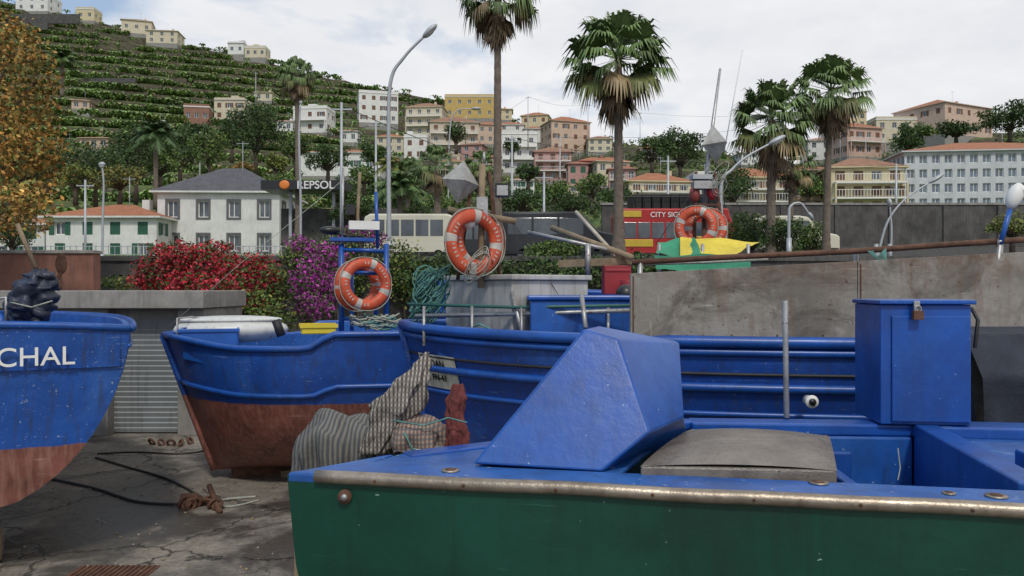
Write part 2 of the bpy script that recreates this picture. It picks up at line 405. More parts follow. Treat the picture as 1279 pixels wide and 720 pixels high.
WH=(.70,.70,.67); CR=(.60,.54,.40); YE=(.60,.52,.33); PK=(.46,.27,.24); SA=(.56,.41,.31); OC=(.52,.37,.13); BR=(.27,.14,.10)
m_shg=mat('green_shutters',(.02,.10,.06),.6,.2,4,0); m_shb=mat('brown_shutters',(.15,.07,.04),.6,.2,4,0); m_gtrim=mat('grey_stone_trim',(.13,.13,.14),.7,.3,4,0)
building('white_house',197,350,214,326,WH,'hip',2,4,.03,d=65,roofm=m_tile2,trim=m_gtrim,roofh=2.6,dep=8,ww=.85,wh=1.35,hw=5.5)
building('white_house',58,196,250,326,WH,'hip',2,4,.0,d=62,roofm=m_tile,shut=m_shg,roofh=1.4,dep=7,ww=.8,wh=1.1)
building('white_house',-90,56,262,326,WH,'hip',2,4,.0,d=66,roofm=m_tile3,shut=m_shg,roofh=1.3,dep=7)
L=[('white_house',375,475,180,220,WH,'hip',1,5,0,m_tile,m_shg,0),
('house',230,262,134,156,BR,'flat',1,3,.2,None,None,0),('house',268,306,126,150,CR,'flat',2,3,0,None,m_shb,0),
('house',365,410,136,166,WH,'flat',2,3,-.1,None,m_shb,1),('house',152,190,20,42,CR,'hip',1,3,.3,m_tile3,None,0),
('house',183,222,33,54,CR,'hip',2,3,.1,m_tile,None,0),('house',285,305,55,68,WH,'flat',1,2,0,None,None,0),('house',306,332,60,72,CR,'flat',1,3,0,None,None,0),
('house',95,118,12,26,YE,'flat',1,2,0,None,None,0),('house',20,60,-6,14,WH,'flat',2,3,0,None,None,0),
('apartment_house',447,500,117,154,WH,'flat',3,4,.25,None,m_shb,0),('apartment_house',506,554,125,170,CR,'hip',3,4,-.1,m_tile3,None,1),
('apartment_house',536,600,141,196,(.52,.45,.35),'hip',3,4,.1,m_tile3,m_shb,1),('apartment_house',556,618,121,148,OC,'flat',2,5,0,None,None,0),
('house',596,630,150,180,SA,'hip',2,3,.2,m_tile,None,0),('house',622,655,150,172,WH,'hip',2,2,0,m_tile,None,0),('house',650,686,138,168,YE,'hip',2,3,-.2,m_tile,m_shb,0),
('house',685,742,142,190,SA,'hip',3,4,.3,m_tile,m_shb,0),('apartment_house',626,672,168,216,WH,'flat',3,3,.05,None,None,1),
('house',668,714,181,226,PK,'hip',3,3,.0,m_tile3,m_shb,1),('house',724,766,194,230,(.36,.13,.13),'hip',2,3,.1,m_tile,None,0),
('house',744,790,194,232,CR,'hip',2,3,.2,m_tile,None,0),('house',710,735,200,236,PK,'hip',2,2,0,m_tile,m_shg,0),
('apartment_house',783,868,212,268,YE,'hip',3,4,.12,m_tile,m_shb,1),('apartment_house',896,990,205,268,YE,'hip',3,5,.05,m_tile,m_shb,1),
('house',868,898,222,262,WH,'flat',2,2,0,None,None,0),('house',985,1040,203,266,SA,'hip',3,3,-.1,m_tile,m_shb,0),
('apartment_house',1038,1130,192,268,YE,'hip',3,4,-.05,m_tile3,m_shb,1),('house',1053,1108,150,196,(.52,.36,.29),'hip',2,4,.25,m_tile,m_shb,1),
('house',1095,1156,150,178,CR,'flat',2,4,0,None,None,0),('house',1060,1085,140,160,YE,'flat',2,2,.2,None,None,0),
('apartment_house',1160,1262,118,170,(.58,.43,.34),'hip',2,5,.45,m_tile,m_shb,0),
('house',1010,1040,170,200,WH,'hip',2,2,0,m_tile,None,0),('house',425,447,160,178,WH,'hip',1,2,0,m_tile,None,0),('house',470,505,165,190,CR,'hip',2,3,.1,m_tile,None,0),
('house',505,534,172,200,WH,'flat',2,2,0,None,m_shb,0),('house',602,626,192,222,SA,'hip',2,2,.1,m_tile,None,0),('house',640,668,220,246,WH,'hip',2,3,0,m_tile,m_shg,0),
('house',690,722,226,250,CR,'hip',2,3,0,m_tile3,None,0),('house',100,135,168,186,SA,'hip',1,3,0,m_tile,None,0),('house',60,92,178,200,CR,'hip',1,3,0,m_tile3,None,0),
('house',430,462,196,216,YE,'hip',1,3,.1,m_tile,m_shg,0),('house',548,580,196,226,CR,'hip',2,3,0,m_tile,None,0),('house',575,604,176,200,PK,'hip',2,2,-.2,m_tile3,None,0),('house',655,684,156,178,WH,'hip',2,3,.15,m_tile,None,0),
('house',735,765,168,190,CR,'hip',2,3,0,m_tile3,None,0),('house',760,795,205,240,PK,'hip',2,3,-.1,m_tile,None,1),('house',800,830,180,200,SA,'hip',2,3,0,m_tile,None,0),('house',480,506,196,216,SA,'hip',2,2,0,m_tile,None,0),('house',345,366,148,164,WH,'hip',1,2,0,m_tile,None,0),('house',604,640,132,150,YE,'hip',2,3,0,m_tile,None,0),('house',925,960,186,206,WH,'hip',2,3,.1,m_tile,None,0),('house',180,206,150,164,WH,'hip',1,2,0,m_tile,None,0),('house',318,340,112,126,CR,'hip',1,2,0,m_tile,None,0),('house',90,112,122,136,SA,'hip',1,2,.2,m_tile3,None,0)]
for (nm,a,b_,vt,vb,c,rf,rw,cl,yw,rm,sh,bl) in L: building(nm,a,b_,vt,vb,c,rf,rw,cl,yw,roofm=rm,shut=sh,balc=bool(bl))
building('glazed_apartment_block',1130,1400,160,262,(.54,.56,.58),'hip',4,17,-.12,d=92,roofm=m_tile,roofh=2.6,gl=mat('blue_glass',(.14,.20,.26),.15,.5,.5,0,spec=.8),ww=2.4,wh=1.6)
g=MB()
for (a,b_,v1,v0) in ((-60,100,18,30),(0,60,30,38),(100,170,98,104)):
    d=solve((a+b_)/2,v0); p=W(a,v0,d);q=W(b_,v0,d); g.box(((p.x+q.x)/2,d,(p.z)+(v0-v1)/F*d/2),(q.x-p.x,.6,(v0-v1)/F*d),m_concd)
g.build('terrace_wall')
# ---------------------------------------------------------------- vegetation on hill
def free(x,y,pad=0):
    for fx,fy,r in FOOT:
        if (x-fx)**2+(y-fy)**2<(r+pad)**2: return False
        if abs(x-fx*(y/max(fy,1)))<r*.8 and 0<fy-y<r+7: return False
    return True
Q=[];C=[]
for k in range(24000):
    u=random.uniform(-140,660); es,e0,y0,yr=prm(u); y=random.uniform(95,yr+4); x=(u-640)/F*y
    e=(tz(u,y)-CAMZ)/y
    lim=.16 if u<430 else .225
    if e<lim and random.random()<.75: continue
    if noise.noise(V((x*.025,y*.025,3)))<-.42: continue
    z=tz(u,y); fr=z/TH; fr-=math.floor(fr)
    if fr>.03 and fr<.97 and random.random()<.9: continue
    if not free(x,y): continue
    h=random.uniform(1.2,2.2); tone=random.uniform(.6,1.35)*(1+.4*noise.noise(V((x*.05,y*.05,9))))
    nl=5; a0=random.random()*6.28
    for i in range(nl):
        a=a0+i*2.4; dx,dy=math.cos(a),math.sin(a); l=h*.85; w_=.40*h*.5
        px,py=-dy*w_,dx*w_
        m0=(x,y,z+h*.35); m1=(x+dx*l*.5,y+dy*l*.5,z+h*1.0); m2=(x+dx*l,y+dy*l,z+h*.75)
        Q.append([(m0[0]-px*.3,m0[1]-py*.3,m0[2]),(m0[0]+px*.3,m0[1]+py*.3,m0[2]),(m1[0]+px,m1[1]+py,m1[2]),(m1[0]-px,m1[1]-py,m1[2])])
        Q.append([(m1[0]-px,m1[1]-py,m1[2]),(m1[0]+px,m1[1]+py,m1[2]),(m2[0]+px*.3,m2[1]+py*.3,m2[2]),(m2[0]-px*.3,m2[1]-py*.3,m2[2])])
        t=tone*random.uniform(.75,1.25); c=(.165*t,.26*t,.065*t)
        if random.random()<.08: c=(.26,.21,.08)
        C+=[c,c]
quads('banana_plantation',Q,C,m_leaf)
Qs=[];Cs=[]
for k in range(3400):
    u=random.uniform(-200,1500); es,e0,y0,yr=prm(u); y=y0+(yr+4-y0)*random.random()**.9; x=(u-640)/F*y
    e=(tz(u,y)-CAMZ)/y
    if u<560 and e>.18 and random.random()<.85: continue
    if not free(x,y,-1): continue
    r=random.uniform(.8,2.3); z=zxy(x,y)
    g_=random.choice([(.06,.11,.025),(.045,.08,.02),(.09,.14,.03),(.13,.16,.045),(.07,.10,.03)])
    q,c=cloud([((x,y,z+r*.5),(r*1.2,r*1.2,r*.9))],38,.8 if y>120 else .6,g_); Qs.append(q);Cs.append(c)
quads('hillside_shrubs',np.concatenate(Qs),np.concatenate(Cs),m_leaf)
def tree(name,u,vb,vt,wpx,d,col,n=1500,leaf=.35,trunk=.2,clumps=9,dry=False,trunkh=.3):
    p=W(u,vb,d); H=(vb-vt)/F*d; w=wpx/F*d/2
    R=root(name,p); b=MB()
    top=H*trunkh
    b.tube([(0,0,-.5),(random.uniform(-.1,.1),0,top*.6),(0,0,top),(.1*w,0,H*.7)],[trunk*1.2,trunk,trunk*.8,trunk*.25],m_bark,8)
    cl=[]
    for i in range(clumps):
        a=i*2.4+random.random(); rr=math.sqrt((i+.5)/clumps)*.78; zz=top+(H-top)*(random.uniform(.12,.88)*(1-.3*rr)+ .06)
        c=(math.cos(a)*rr*w,math.sin(a)*rr*w*.9,zz); s=random.uniform(.22,.44)
        cl.append((c,(w*s,w*s,(H-top)*s*.62)))
        b.tube([(0,0,top*random.uniform(.7,1)),(c[0]*.5,c[1]*.5,(top+c[2])/2),c],[trunk*.5,trunk*.3,trunk*.1],m_bark,5)
    b.build('trunk',R)
    q,c=cloud(cl,n,leaf,col); quads('foliage',q,c,m_dryleaf if dry else m_leaf,R); return R
DG=[(.045,.085,.02),(.065,.115,.028),(.05,.09,.022),(.03,.06,.015)]; MG=[(.09,.15,.03),(.12,.17,.04),(.06,.11,.025)]; YG=[(.18,.20,.04),(.13,.17,.04)]
for (u,vb,vt,w,d,c,n) in [(120,255,175,90,75,DG,2200),(170,250,150,60,85,DG,1600),(225,225,160,60,110,DG,1500),(262,225,160,55,100,MG,1200),(320,215,130,80,120,DG,2200),(345,225,190,30,80,YG,700),
 (300,228,203,34,85,[(.24,.12,.03),(.14,.13,.04)],700),(95,250,200,50,72,YG,900),(30,260,190,70,72,DG,1500),(150,250,205,70,70,[(.19,.17,.04),(.08,.11,.03)],1200),(410,225,180,60,130,DG,1200),
 (60,240,165,70,95,DG,1500),(200,235,180,60,90,MG,1300),(350,250,215,60,74,MG,1200),(290,200,150,50,140,DG,1100),(240,200,150,60,140,DG,1200),(370,215,160,46,130,MG,1000),(420,265,220,60,66,DG,1200),(500,285,235,60,60,DG,1300),(560,285,235,60,62,MG,1300),(470,215,180,40,120,DG,900),(620,285,235,60,60,DG,1300),(530,235,205,40,95,DG,900),(660,235,205,36,95,DG,800),(690,270,225,50,72,MG,1100),(770,270,235,50,75,DG,1000),
 (455,240,205,40,90,MG,800),(505,250,205,45,80,DG,1100),(440,290,240,60,55,DG,1200),(600,255,205,50,80,MG,1100),(655,275,235,70,60,DG,1200),(715,285,240,60,58,DG,1000),(740,262,215,40,85,MG,800),
 (850,225,160,70,140,DG,2000),(815,215,170,50,150,MG,1000),(880,300,240,45,60,MG,900),(915,275,205,60,95,DG,1200),(1010,260,210,50,95,MG,900),(1135,205,150,45,140,DG,1000),(1195,178,152,60,180,DG,900),(1262,176,128,76,170,DG,1800),(1150,178,155,40,180,MG,700),
 (695,345,292,80,26,MG,1800),(940,330,262,80,34,MG,2400),(975,335,270,60,30,DG,1500),(1010,335,275,50,34,MG,1200),(1265,310,262,60,40,YG,1000),(520,300,255,50,50,MG,800),(590,300,255,50,50,DG,800),(15,330,262,50,50,DG,900),(570,190,150,30,190,DG,400),(640,200,170,24,180,DG,300)]:
    tree('bush' if (vb-vt)/F*d<3.2 else 'tree',u,vb,vt,w,d,c,int(n*1.7),max(.11,.0036*d),trunk=.006*d/3+.05,clumps=20)
AU=[(.40,.22,.05),(.32,.16,.04),(.22,.17,.04),(.44,.27,.08),(.14,.15,.04)]
R=root('autumn_tree',W(-60,362,13)); b=MB()
b.tube([(0,0,-2.2),(.05,0,0),(.15,0,1.3),(.3,0,2.6)],[.17,.15,.12,.06],m_bark,10); cl=[]
for (u,v,ru,rv) in [(20,60,40,35),(45,100,32,28),(30,140,44,30),(52,180,32,30),(20,200,45,35),(58,215,24,24),(15,255,38,26),(42,250,32,24),(-40,120,60,70),(-50,220,60,50),(0,30,30,20),(-20,290,30,14),(-60,40,50,40),(8,170,30,40),(30,280,30,14)]:
    c=W(u,v,13+random.uniform(-.7,.7))-V(R.location); cl.append((c,(ru/F*13,.5,rv/F*13))); b.tube([(.15,0,1.0+random.random()),(c.x*.5,c.y*.5,c.z*.6+.5),c],[.05,.03,.012],m_bark,5)
b.build('trunk',R); q,c=cloud(cl,9500,.09,AU,.5); quads('foliage',q,c,m_dryleaf,R)
def bush(name,items,n,leaf,cols):
    cl=[(W(u,v,d),(ru/F*d,.35,rv/F*d)) for u,v,ru,rv,d in items]
    q,c=cloud(cl,n,leaf,cols,.5)
    R=root(name,(0,0,0)); quads('foliage',q,c,m_leaf,R)
    b=MB()
    for c,_ in cl[:8]: b.tube([(c[0]+.2,c[1]+.2,0),(c[0]+.1,c[1]+.1,c[2]*.6),c],[.04,.03,.01],m_bark,5)
    b.build('stems',R)
RED=[(.40,.018,.03),(.28,.014,.03),(.45,.03,.04),(.06,.11,.03),(.05,.09,.025),(.34,.03,.06)]; PUR=[(.34,.03,.27),(.26,.03,.23),(.08,.13,.03),(.06,.10,.03),(.40,.06,.32)]
GY=[(.10,.16,.03),(.22,.22,.05),(.07,.12,.03),(.045,.08,.02)]; DGR=[(.05,.09,.02),(.07,.12,.03),(.035,.06,.018)]
bush('red_bougainvillea',[(230,318,36,18,15),(200,340,36,26,15),(255,335,44,28,15),(300,345,44,28,15),(235,358,36,20,14.6),(285,368,40,24,14.4),(180,352,18,14,15),(325,335,24,20,15.2),(200,312,14,10,15.4),(270,312,26,12,15.3),(340,352,18,16,14.6),(305,385,30,16,14.2)],12500,.07,RED)
bush('green_creeper',[(310,385,44,26,14.2),(345,360,26,30,14.6),(275,392,44,18,13.9),(335,400,40,20,13.8),(150,354,30,10,15.5),(400,340,36,44,15.6),(440,330,30,44,15.8),(500,340,34,40,15.8),(380,320,30,20,15.8),(215,352,40,16,15.6),(285,405,30,12,13.7)],10500,.08,GY)
bush('hedge',[(560,340,36,24,15.8),(620,345,40,22,15.8),(680,340,40,22,15.8),(740,340,40,22,15.8),(790,335,36,20,15.8),(530,350,30,30,15.6),(850,340,40,18,15.9)],6500,.09,DGR)
bush('purple_bougainvillea',[(395,385,24,18,14.0),(385,350,24,30,14.4),(410,320,28,22,14.8),(440,295,26,12,16),(470,300,16,12,16),(375,305,18,12,15),(418,360,16,24,14.6),(460,285,14,9,16)],5200,.065,PUR)
# ---------------------------------------------------------------- palms
def fanpalm(name,u,vc,vb,d,Rpx,nf=46,skirt=.5,dead=.25,droop=.35,lean=0.,tr=.26,tone=1.):
    top=W(u,vc,d); bs=W(u+lean,vb,d); R=root(name,bs); T=top-bs; rad=Rpx/F*d
    b=MB(); pts=[];rs=[]
    for i in range(50):
        t=i/49; pts.append(V((T.x*t**1.4,0,T.z*t-(.5 if i==0 else 0)))); rs.append((tr*(1-.35*t)+.12*math.exp(-t*14))*(1.04 if i%2 else .96))
    b.tube(pts,rs,m_trunk,12); b.build('trunk',R)
    Q=[];C=[]
    def frond(o,dr,pl,bl,col,dp,nb=19,span=1.3):
        dr=dr.normalized(); side=dr.cross(V((0,0,1)))
        if side.length<.1: side=V((1,0,0))
        side.normalize(); side=(Matrix.Rotation(random.uniform(-.5,.5),3,dr)@side)
        e=o+dr*pl+V((0,0,-dp*pl*.25)); w=.035*rad*.4
        Q.append([o-side*w,o+side*w,e+side*w*.6,e-side*w*.6]); C.append(tuple(x*1.1 for x in col))
        for i in range(nb):
            a=(i/(nb-1)-.5)*2*span; dd=(dr*math.cos(a)+side*math.sin(a)).normalized()
            l=bl*(1-.28*abs(a)/span)*random.uniform(.85,1.15); ww=bl*.042
            p=dd.cross(dr.cross(side)).normalized()*ww
            m1=e+dd*l*.55; m2=m1+dd*l*.36*(1-dp*.6)+V((0,0,-l*.45*(dp+random.uniform(0,.25))))
            k=random.uniform(.7,1.3); cc=tuple(x*k for x in col)
            Q.append([e-p*.25,e+p*.25,m1+p,m1-p]);C.append(cc); Q.append([m1-p,m1+p,m2+p*.1,m2-p*.1]);C.append(tuple(x*.95 for x in cc))
    for i in range(nf):
        t=i/nf; el=math.radians(82-118*t**.95+random.uniform(-8,8)); az=i*2.399+random.uniform(-.3,.3)
        dr=V((math.cos(az)*math.cos(el),math.sin(az)*math.cos(el),math.sin(el)))
        k=random.uniform(.7,1.35)*tone
        col=(.11*k,.17*k,.055*k) if t<.82 else (.16*k,.18*k,.06*k)
        if t>.92 and dead>.2: col=(.28*k,.21*k,.11*k)
        frond(T+V((0,0,-.03*rad)),dr,rad*random.uniform(.42,.58),rad*random.uniform(.48,.64),col,droop+t*.45)
    ns=int(44*skirt)
    for i in range(ns):
        az=i*2.399; el=math.radians(random.uniform(-85,-50)); dr=V((math.cos(az)*math.cos(el),math.sin(az)*math.cos(el),math.sin(el)))
        k=random.uniform(.6,1.2); frond(T-V((0,0,random.uniform(.1,.55)*rad)),dr,rad*.25,rad*.5,(.22*k,.155*k,.09*k),.3,9,.6)
    quads('fronds',[[tuple(p) for p in q] for q in Q],C,m_leaf,R)
def featherpalm(name,u,vc,vb,d,Rpx,nf=26,tone=1.,tr=.2,col=(.10,.16,.05),lean=0,up=1.):
    top=W(u,vc,d); bs=W(u+lean,vb,d); R=root(name,bs); T=top-bs; rad=Rpx/F*d
    b=MB(); b.tube([V((T.x*(i/24)**1.3,0,T.z*i/24-(.5 if i==0 else 0))) for i in range(25)],[tr*(1-.3*i/24)*(1.06 if i%2 else .95) for i in range(25)],m_trunk,10); b.build('trunk',R)
    Q=[];C=[]
    for f in range(nf):
        az=f*2.399; el=math.radians(75-95*f/nf+random.uniform(-8,8))*up; dr=V((math.cos(az)*math.cos(el),math.sin(az)*math.cos(el),math.sin(el)))
        side=dr.cross(V((0,0,1))); side=side.normalized() if side.length>.1 else V((1,0,0))
        L_=rad*random.uniform(.9,1.15); prev=T.copy(); k0=random.uniform(.7,1.3)*tone
        for i in range(1,15):
            t=i/14; p=T+dr*L_*t+V((0,0,-L_*.55*t*t))
            Q.append([prev-side*.02*rad,prev+side*.02*rad,p+side*.015*rad,p-side*.015*rad]); C.append(tuple(c*k0 for c in col))
            tang=(p-prev).normalized(); ll=rad*.34*math.sin(math.pi*min(1,.15+t*.85))+.03*rad
            for s in(-1,1):
                for hh in (0,.5):
                    o=prev.lerp(p,hh); e=o+side*s*ll*.75+tang*ll*.45+V((0,0,-ll*random.uniform(.3,.7))); wv=tang*rad*.022; k=k0*random.uniform(.7,1.3)
                    Q.append([o-wv,o+wv,e+wv*.2,e-wv*.2]);C.append(tuple(c*k for c in col))
            prev=p
    quads('fronds',[[tuple(p) for p in q] for q in Q],C,m_leaf,R)
fanpalm('fan_palm',622,-8,318,27,58,44,1.1,.3,.8,tr=.16,tone=.9)
fanpalm('fan_palm',773,72,318,30,76,60,.6,.3,.4,tr=.20)
fanpalm('fan_palm',965,150,330,30,64,54,.5,.3,.42,tr=.19,lean=-2)
fanpalm('fan_palm',1038,112,330,33,55,52,.5,.3,.42,tr=.16,lean=-6)
fanpalm('fan_palm',990,205,330,31,36,32,.3,.3,.4,tr=.12,lean=-3)
fanpalm('fan_palm',371,92,300,55,30,40,1.2,.3,.8,tr=.2,lean=2)
fanpalm('fan_palm',545,205,312,42,34,32,.7,.3,.6,tr=.22,lean=3)
fanpalm('fan_palm',600,205,300,50,26,26,.3,.1,.5,tr=.2)
fanpalm('fan_palm',510,215,300,52,28,26,.3,.1,.5,tr=.2)
featherpalm('date_palm',78,72,118,150,26,tr=.4,tone=.9)
featherpalm('feather_palm',195,165,255,75,34,34,tr=.25,col=(.07,.12,.045))
featherpalm('feather_palm',487,205,290,52,24,22,tr=.16,col=(.20,.22,.05))
featherpalm('feather_palm',500,232,300,48,40,30,tr=.2,col=(.09,.15,.05))
# ---------------------------------------------------------------- town: walls, fence, road
b=MB(); b.box((18,44.6,5.2),(26,.5,3.2),m_concd); b.box((18,44.6,6.86),(26.2,.62,.12),m_conc)
for i in range(9): b.box((6+i*3,44.3,5.2),(.3,.12,3.1),m_concd)
b.build('retaining_wall')
b=MB(); b.box((4,16.3,1.37),(40,.6,2.74),m_concd); b.box((4,16.3,2.79),(40,.7,.1),m_concd); b.build('quay_wall')
R=root('garage',(0,0,0)); b=MB()
x0,xs0,xs1,x1=-11.,W(135,0,11.9).x,W(222,0,11.9).x,W(255,0,11.9).x
GD=1.7; gy=11.9+GD/2
b.box(((x0+xs0)/2,gy,.95),(xs0-x0,GD,1.9),m_conc); b.box(((xs1+x1)/2,gy,.95),(x1-xs1,GD,1.9),m_conc); b.box(((xs0+xs1)/2,gy+.1,1.8),(xs1-xs0-.004,GD-.2,.2),m_conc)
b.box(((x0+x1)/2,gy-.05,2.03),(x1-x0+.1,GD+.2,.26),m_conc); b.box((-9.0,15.0,.95),(6,2.6,2.36),m_conc); b.build('walls',R,.01)
b=MB()
m_shut=mat('grey_shutter_metal',(.25,.27,.28),.5,.15,3,0,metal=.2,streak=.4)
for i in range(22): 
    z=.02+i*.078; b.add([(xs0,12.10,z),(xs1,12.10,z),(xs1,12.088,z+.06),(xs0,12.088,z+.06),(xs1,12.10,z+.078),(xs0,12.10,z+.078)],[(0,1,2,3),(3,2,4,5)],m_shut)
b.box(((xs0+xs1)/2,12.3,.9),(xs1-xs0-.01,.1,1.78),m_black)
b.build('roller_shutter',R)
m_terra=mat('terracotta_render',(.24,.11,.08),.9,.35,2,.3,streak=.5)
b=MB(); a=W(-200,362,14.0); c=W(118,317,14.0); b.box(((a.x+c.x)/2,14.1,(2.14+c.z)/2),(c.x-a.x,.25,c.z-2.14),m_terra); b.box(((a.x+c.x)/2,14.1,c.z+.03),(c.x-a.x+.05,.32,.06),m_conc); b.build('terracotta_wall',None,.01)
b=MB(); d=50
for i in range(46):
    u=0+i*8; p=W(u,327,d); b.box((p.x,d,p.z+.45),(.04,.04,1.1),m_pole)
for h in (0.1,.5,1.): 
    p=W(0,327,d);q=W(360,327,d); b.box(((p.x+q.x)/2,d+.03,p.z+h-.05),(q.x-p.x,.03,.04),m_pole)
b.box(((p.x+q.x)/2,d+.2,p.z-.9),(q.x-p.x+30,.3,1.9),m_concd)
b.build('metal_railing')
b=MB(); p=W(100,326,52);q=W(560,326,52); b.box(((p.x+q.x)/2,52,p.z-1),(q.x-p.x,.4,2.2),m_white); b.build('low_white_wall')
b=MB(); p=W(350,262,56);q=W(560,262,56); b.box(((p.x+q.x)/2,56.5,p.z-2.4),(q.x-p.x,.4,5.0),m_concd); b.build('stone_wall')
b=MB(); p=W(560,290,50);q=W(830,290,50); b.box(((p.x+q.x)/2,53.5,p.z-1.7),(q.x-p.x,.4,4.4),m_concd); b.build('stone_wall')
R=root('fuel_station_sign',W(378,231,54)); b=MB(); b.box((0,1.5,0),(5.6,3,.62),m_black); b.box((-1.2,1.5,-3.0),(.2,.2,5.4),m_pole); b.box((1.8,1.5,-3.0),(.2,.2,5.4),m_pole); b.ell((-1.2,-.03,0),(.35,.06,.3),mat('sign_orange',(.7,.2,.03),.5,.1,4,0)); b.build('canopy',R)
def text(body,size,m,parent,loc,rot,name='lettering',ext=.003,align='CENTER',off=.012):
    c=bpy.data.curves.new(name,'FONT'); c.body=body; c.size=size; c.extrude=ext; c.align_x=align; c.materials.append(m); c.offset=size*off
    o=bpy.data.objects.new(name,c); sc.collection.objects.link(o); o.parent=parent; o.location=loc; o.rotation_euler=rot; return o
text('REPSOL',.75,m_white,R,(.9,-.03,-.26),(math.pi/2,0,0),ext=.01)
def wheel(b,x,y,z,r,w=.22):
    b.tube([(x,y-w/2,z),(x,y+w/2,z)],r,m_dark,18); b.tube([(x,y-w/2-.01,z),(x,y-w/2,z)],r*.6,m_galv,14)
def vehicle(name,u,d,Lx,H,mb_,kind='van',Wd=1.9):
    x=W(u,0,d).x; R=root(name,(x,d,tz(u,d)+.02)); b=MB(); h=Lx/2; g_=.35
    if kind=='van': poly=[(-h,g_),(h,g_),(h,H*.5),(h-.15,H*.55),(h-.9,H*.62),(h-1.6,H*.97),(h-2.0,H),(-h+.2,H),(-h,H*.92)]
    elif kind=='coach': poly=[(-h,g_),(h,g_),(h,H*.55),(h-.35,H*.97),(h-.6,H),(-h+.25,H),(-h,H*.93)]
    else: poly=[(-h,g_),(h,g_),(h,H*.42),(h-.25,H*.55),(h-.3,H*.62),(-h+.1,H*.62),(-h,H*.55)]
    b.prism(poly,0,Wd,mb_); b.build('body',R,.08,3)
    b=MB(); n=5 if kind=='coach' else (3 if kind=='van' else 7)
    z0,z1=(H*.55,H*.88) if kind!='bus' else (H*.28,H*.46)
    xa,xb=-h+.3,(h-1.5 if kind=='van' else h-.7)
    for i in range(n):
        p=xa+(xb-xa)*i/n+.04; q=xa+(xb-xa)*(i+1)/n-.04; b.box(((p+q)/2,-.005,(z0+z1)/2),(q-p,.03,z1-z0),m_glass)
    b.build('windows',R,.01)
    b=MB()
    for x in (-h+.95,h-.95):
        for y in (.12,Wd-.12): wheel(b,x,y,.36,.36)
    b.box((0,-.01,.42),(Lx*.96,.03,.12),m_black)
    b.build('wheels',R)
    if kind=='bus':
        b=MB()
        for y in (.05,Wd-.05):
            b.box((0,y,H*.62+.55),(Lx-.6,.04,.05),m_black)
            for i in range(12): b.box((-h+.5+i*(Lx-1)/11,y,H*.62+.3),(.04,.04,.55),m_black)
        for i in range(9): b.box((-h+1+i*(Lx-2)/8,Wd/2,H*.62+.35),(.4,Wd*.8,.7),m_black)
        yl=mat('yellow_livery',(.6,.42,.04),.4,.15,4,0)
        for i,(x,w_,z_) in enumerate([(-1.8,1.4,.95),(1.2,1.8,1.1),(.1,.8,.9)]): b.box((x,-.02,z_),(w_,.03,.35),yl)
        b.box((-2.1,-.02,H*.555),(.9,.03,.3),yl)
        b.build('upper_deck',R,.01); text('CITY SIGHTSEEING',.34,m_white,R,(.2,-.05,H*.52),(math.pi/2,0,0))
    return R
m_red=mat('red_bus_paint',(.42,.02,.02),.35,.2,1,0); m_vanb=mat('dark_van_paint',(.02,.024,.03),.25,.2,1,0); m_vanw=mat('cream_van_paint',(.6,.58,.46),.3,.1,1,0)
vehicle('sightseeing_bus',845,38,5.6,4.2,m_red,'bus',2.3)
vehicle('white_minibus',515,35,4.2,2.15,m_vanw,'coach',2.)
vehicle('black_van',700,33,5.0,2.1,m_vanb,'van',2.)
vehicle('parked_van',600,36,3.6,1.9,m_vanb,'van',1.8)
vehicle('parked_van',1000,40,4,2.1,m_vanw,'van',1.8)
def lamp(name,pts,d,r=.07,head=(.5,.16,.1)):
    P=[W(u,v,d) for u,v in pts]; P[0].z=min(P[0].z,zxy(P[0].x,d)-.1) if d>17 else P[0].z
    o=P[0].copy(); R=root(name,o); b=MB(); k=len(P)
    loc=[p-o for p in P]
    sm=[]
    for i in range(k-1):
        p0=loc[max(i-1,0)];p1=loc[i];p2=loc[i+1];p3=loc[min(i+2,k-1)]
        for j in range(6):
            t=j/6; sm.append(.5*((2*p1)+(-p0+p2)*t+(2*p0-5*p1+4*p2-p3)*t*t+(-p0+3*p1-3*p2+p3)*t*t*t))
    sm.append(loc[-1]); n=len(sm)
    b.tube(sm,[r*(1-.5*i/n) for i in range(n)],m_pole,10); b.tube([V((0,0,0)),V((0,0,.9))],r*1.5,m_pole,10)
    dr=(loc[-1]-sm[-4]).normalized(); q=dr.to_track_quat('X','Z').to_matrix()
    c=loc[-1]+dr*head[0]*.8; b.ell(c,head,m_pole,16,8,rot=q)
    b.ell(c-V((0,0,head[2]*.5)),(head[0]*.75,head[1]*.8,head[2]*.8),mat('lamp_lens',(.5,.5,.47),.2,.05,4,0),14,8,rot=q)
    b.build('pole_and_head',R)
lamp('street_lamp',[(487,300),(486,200),(488,105),(505,72),(530,46)],30,.09,(.38,.18,.12))
lamp('street_lamp',[(905,300),(901,235),(915,212),(935,195),(962,180)],24,.06,(.30,.14,.09))
lamp('street_lamp',[(986,335),(986,275),(988,258),(1000,254),(1010,266)],24,.05,(.14,.1,.06))
lamp('street_lamp',[(128,326),(129,270),(130,230),(128,208)],48,.08,(.15,.15,.2))
lamp('street_lamp',[(1095,330),(1108,280),(1130,250),(1162,228)],36,.06,(.45,.16,.09))
lamp('street_lamp',[(1112,330),(1114,290),(1112,258)],36,.06,(.2,.14,.1))
lamp('street_lamp',[(376,300),(376,250),(374,170),(376,130)],50,.09,(.1,.1,.1))
lamp('street_lamp',[(560,230),(562,170),(570,140),(590,136)],120,.12,(.8,.4,.2))
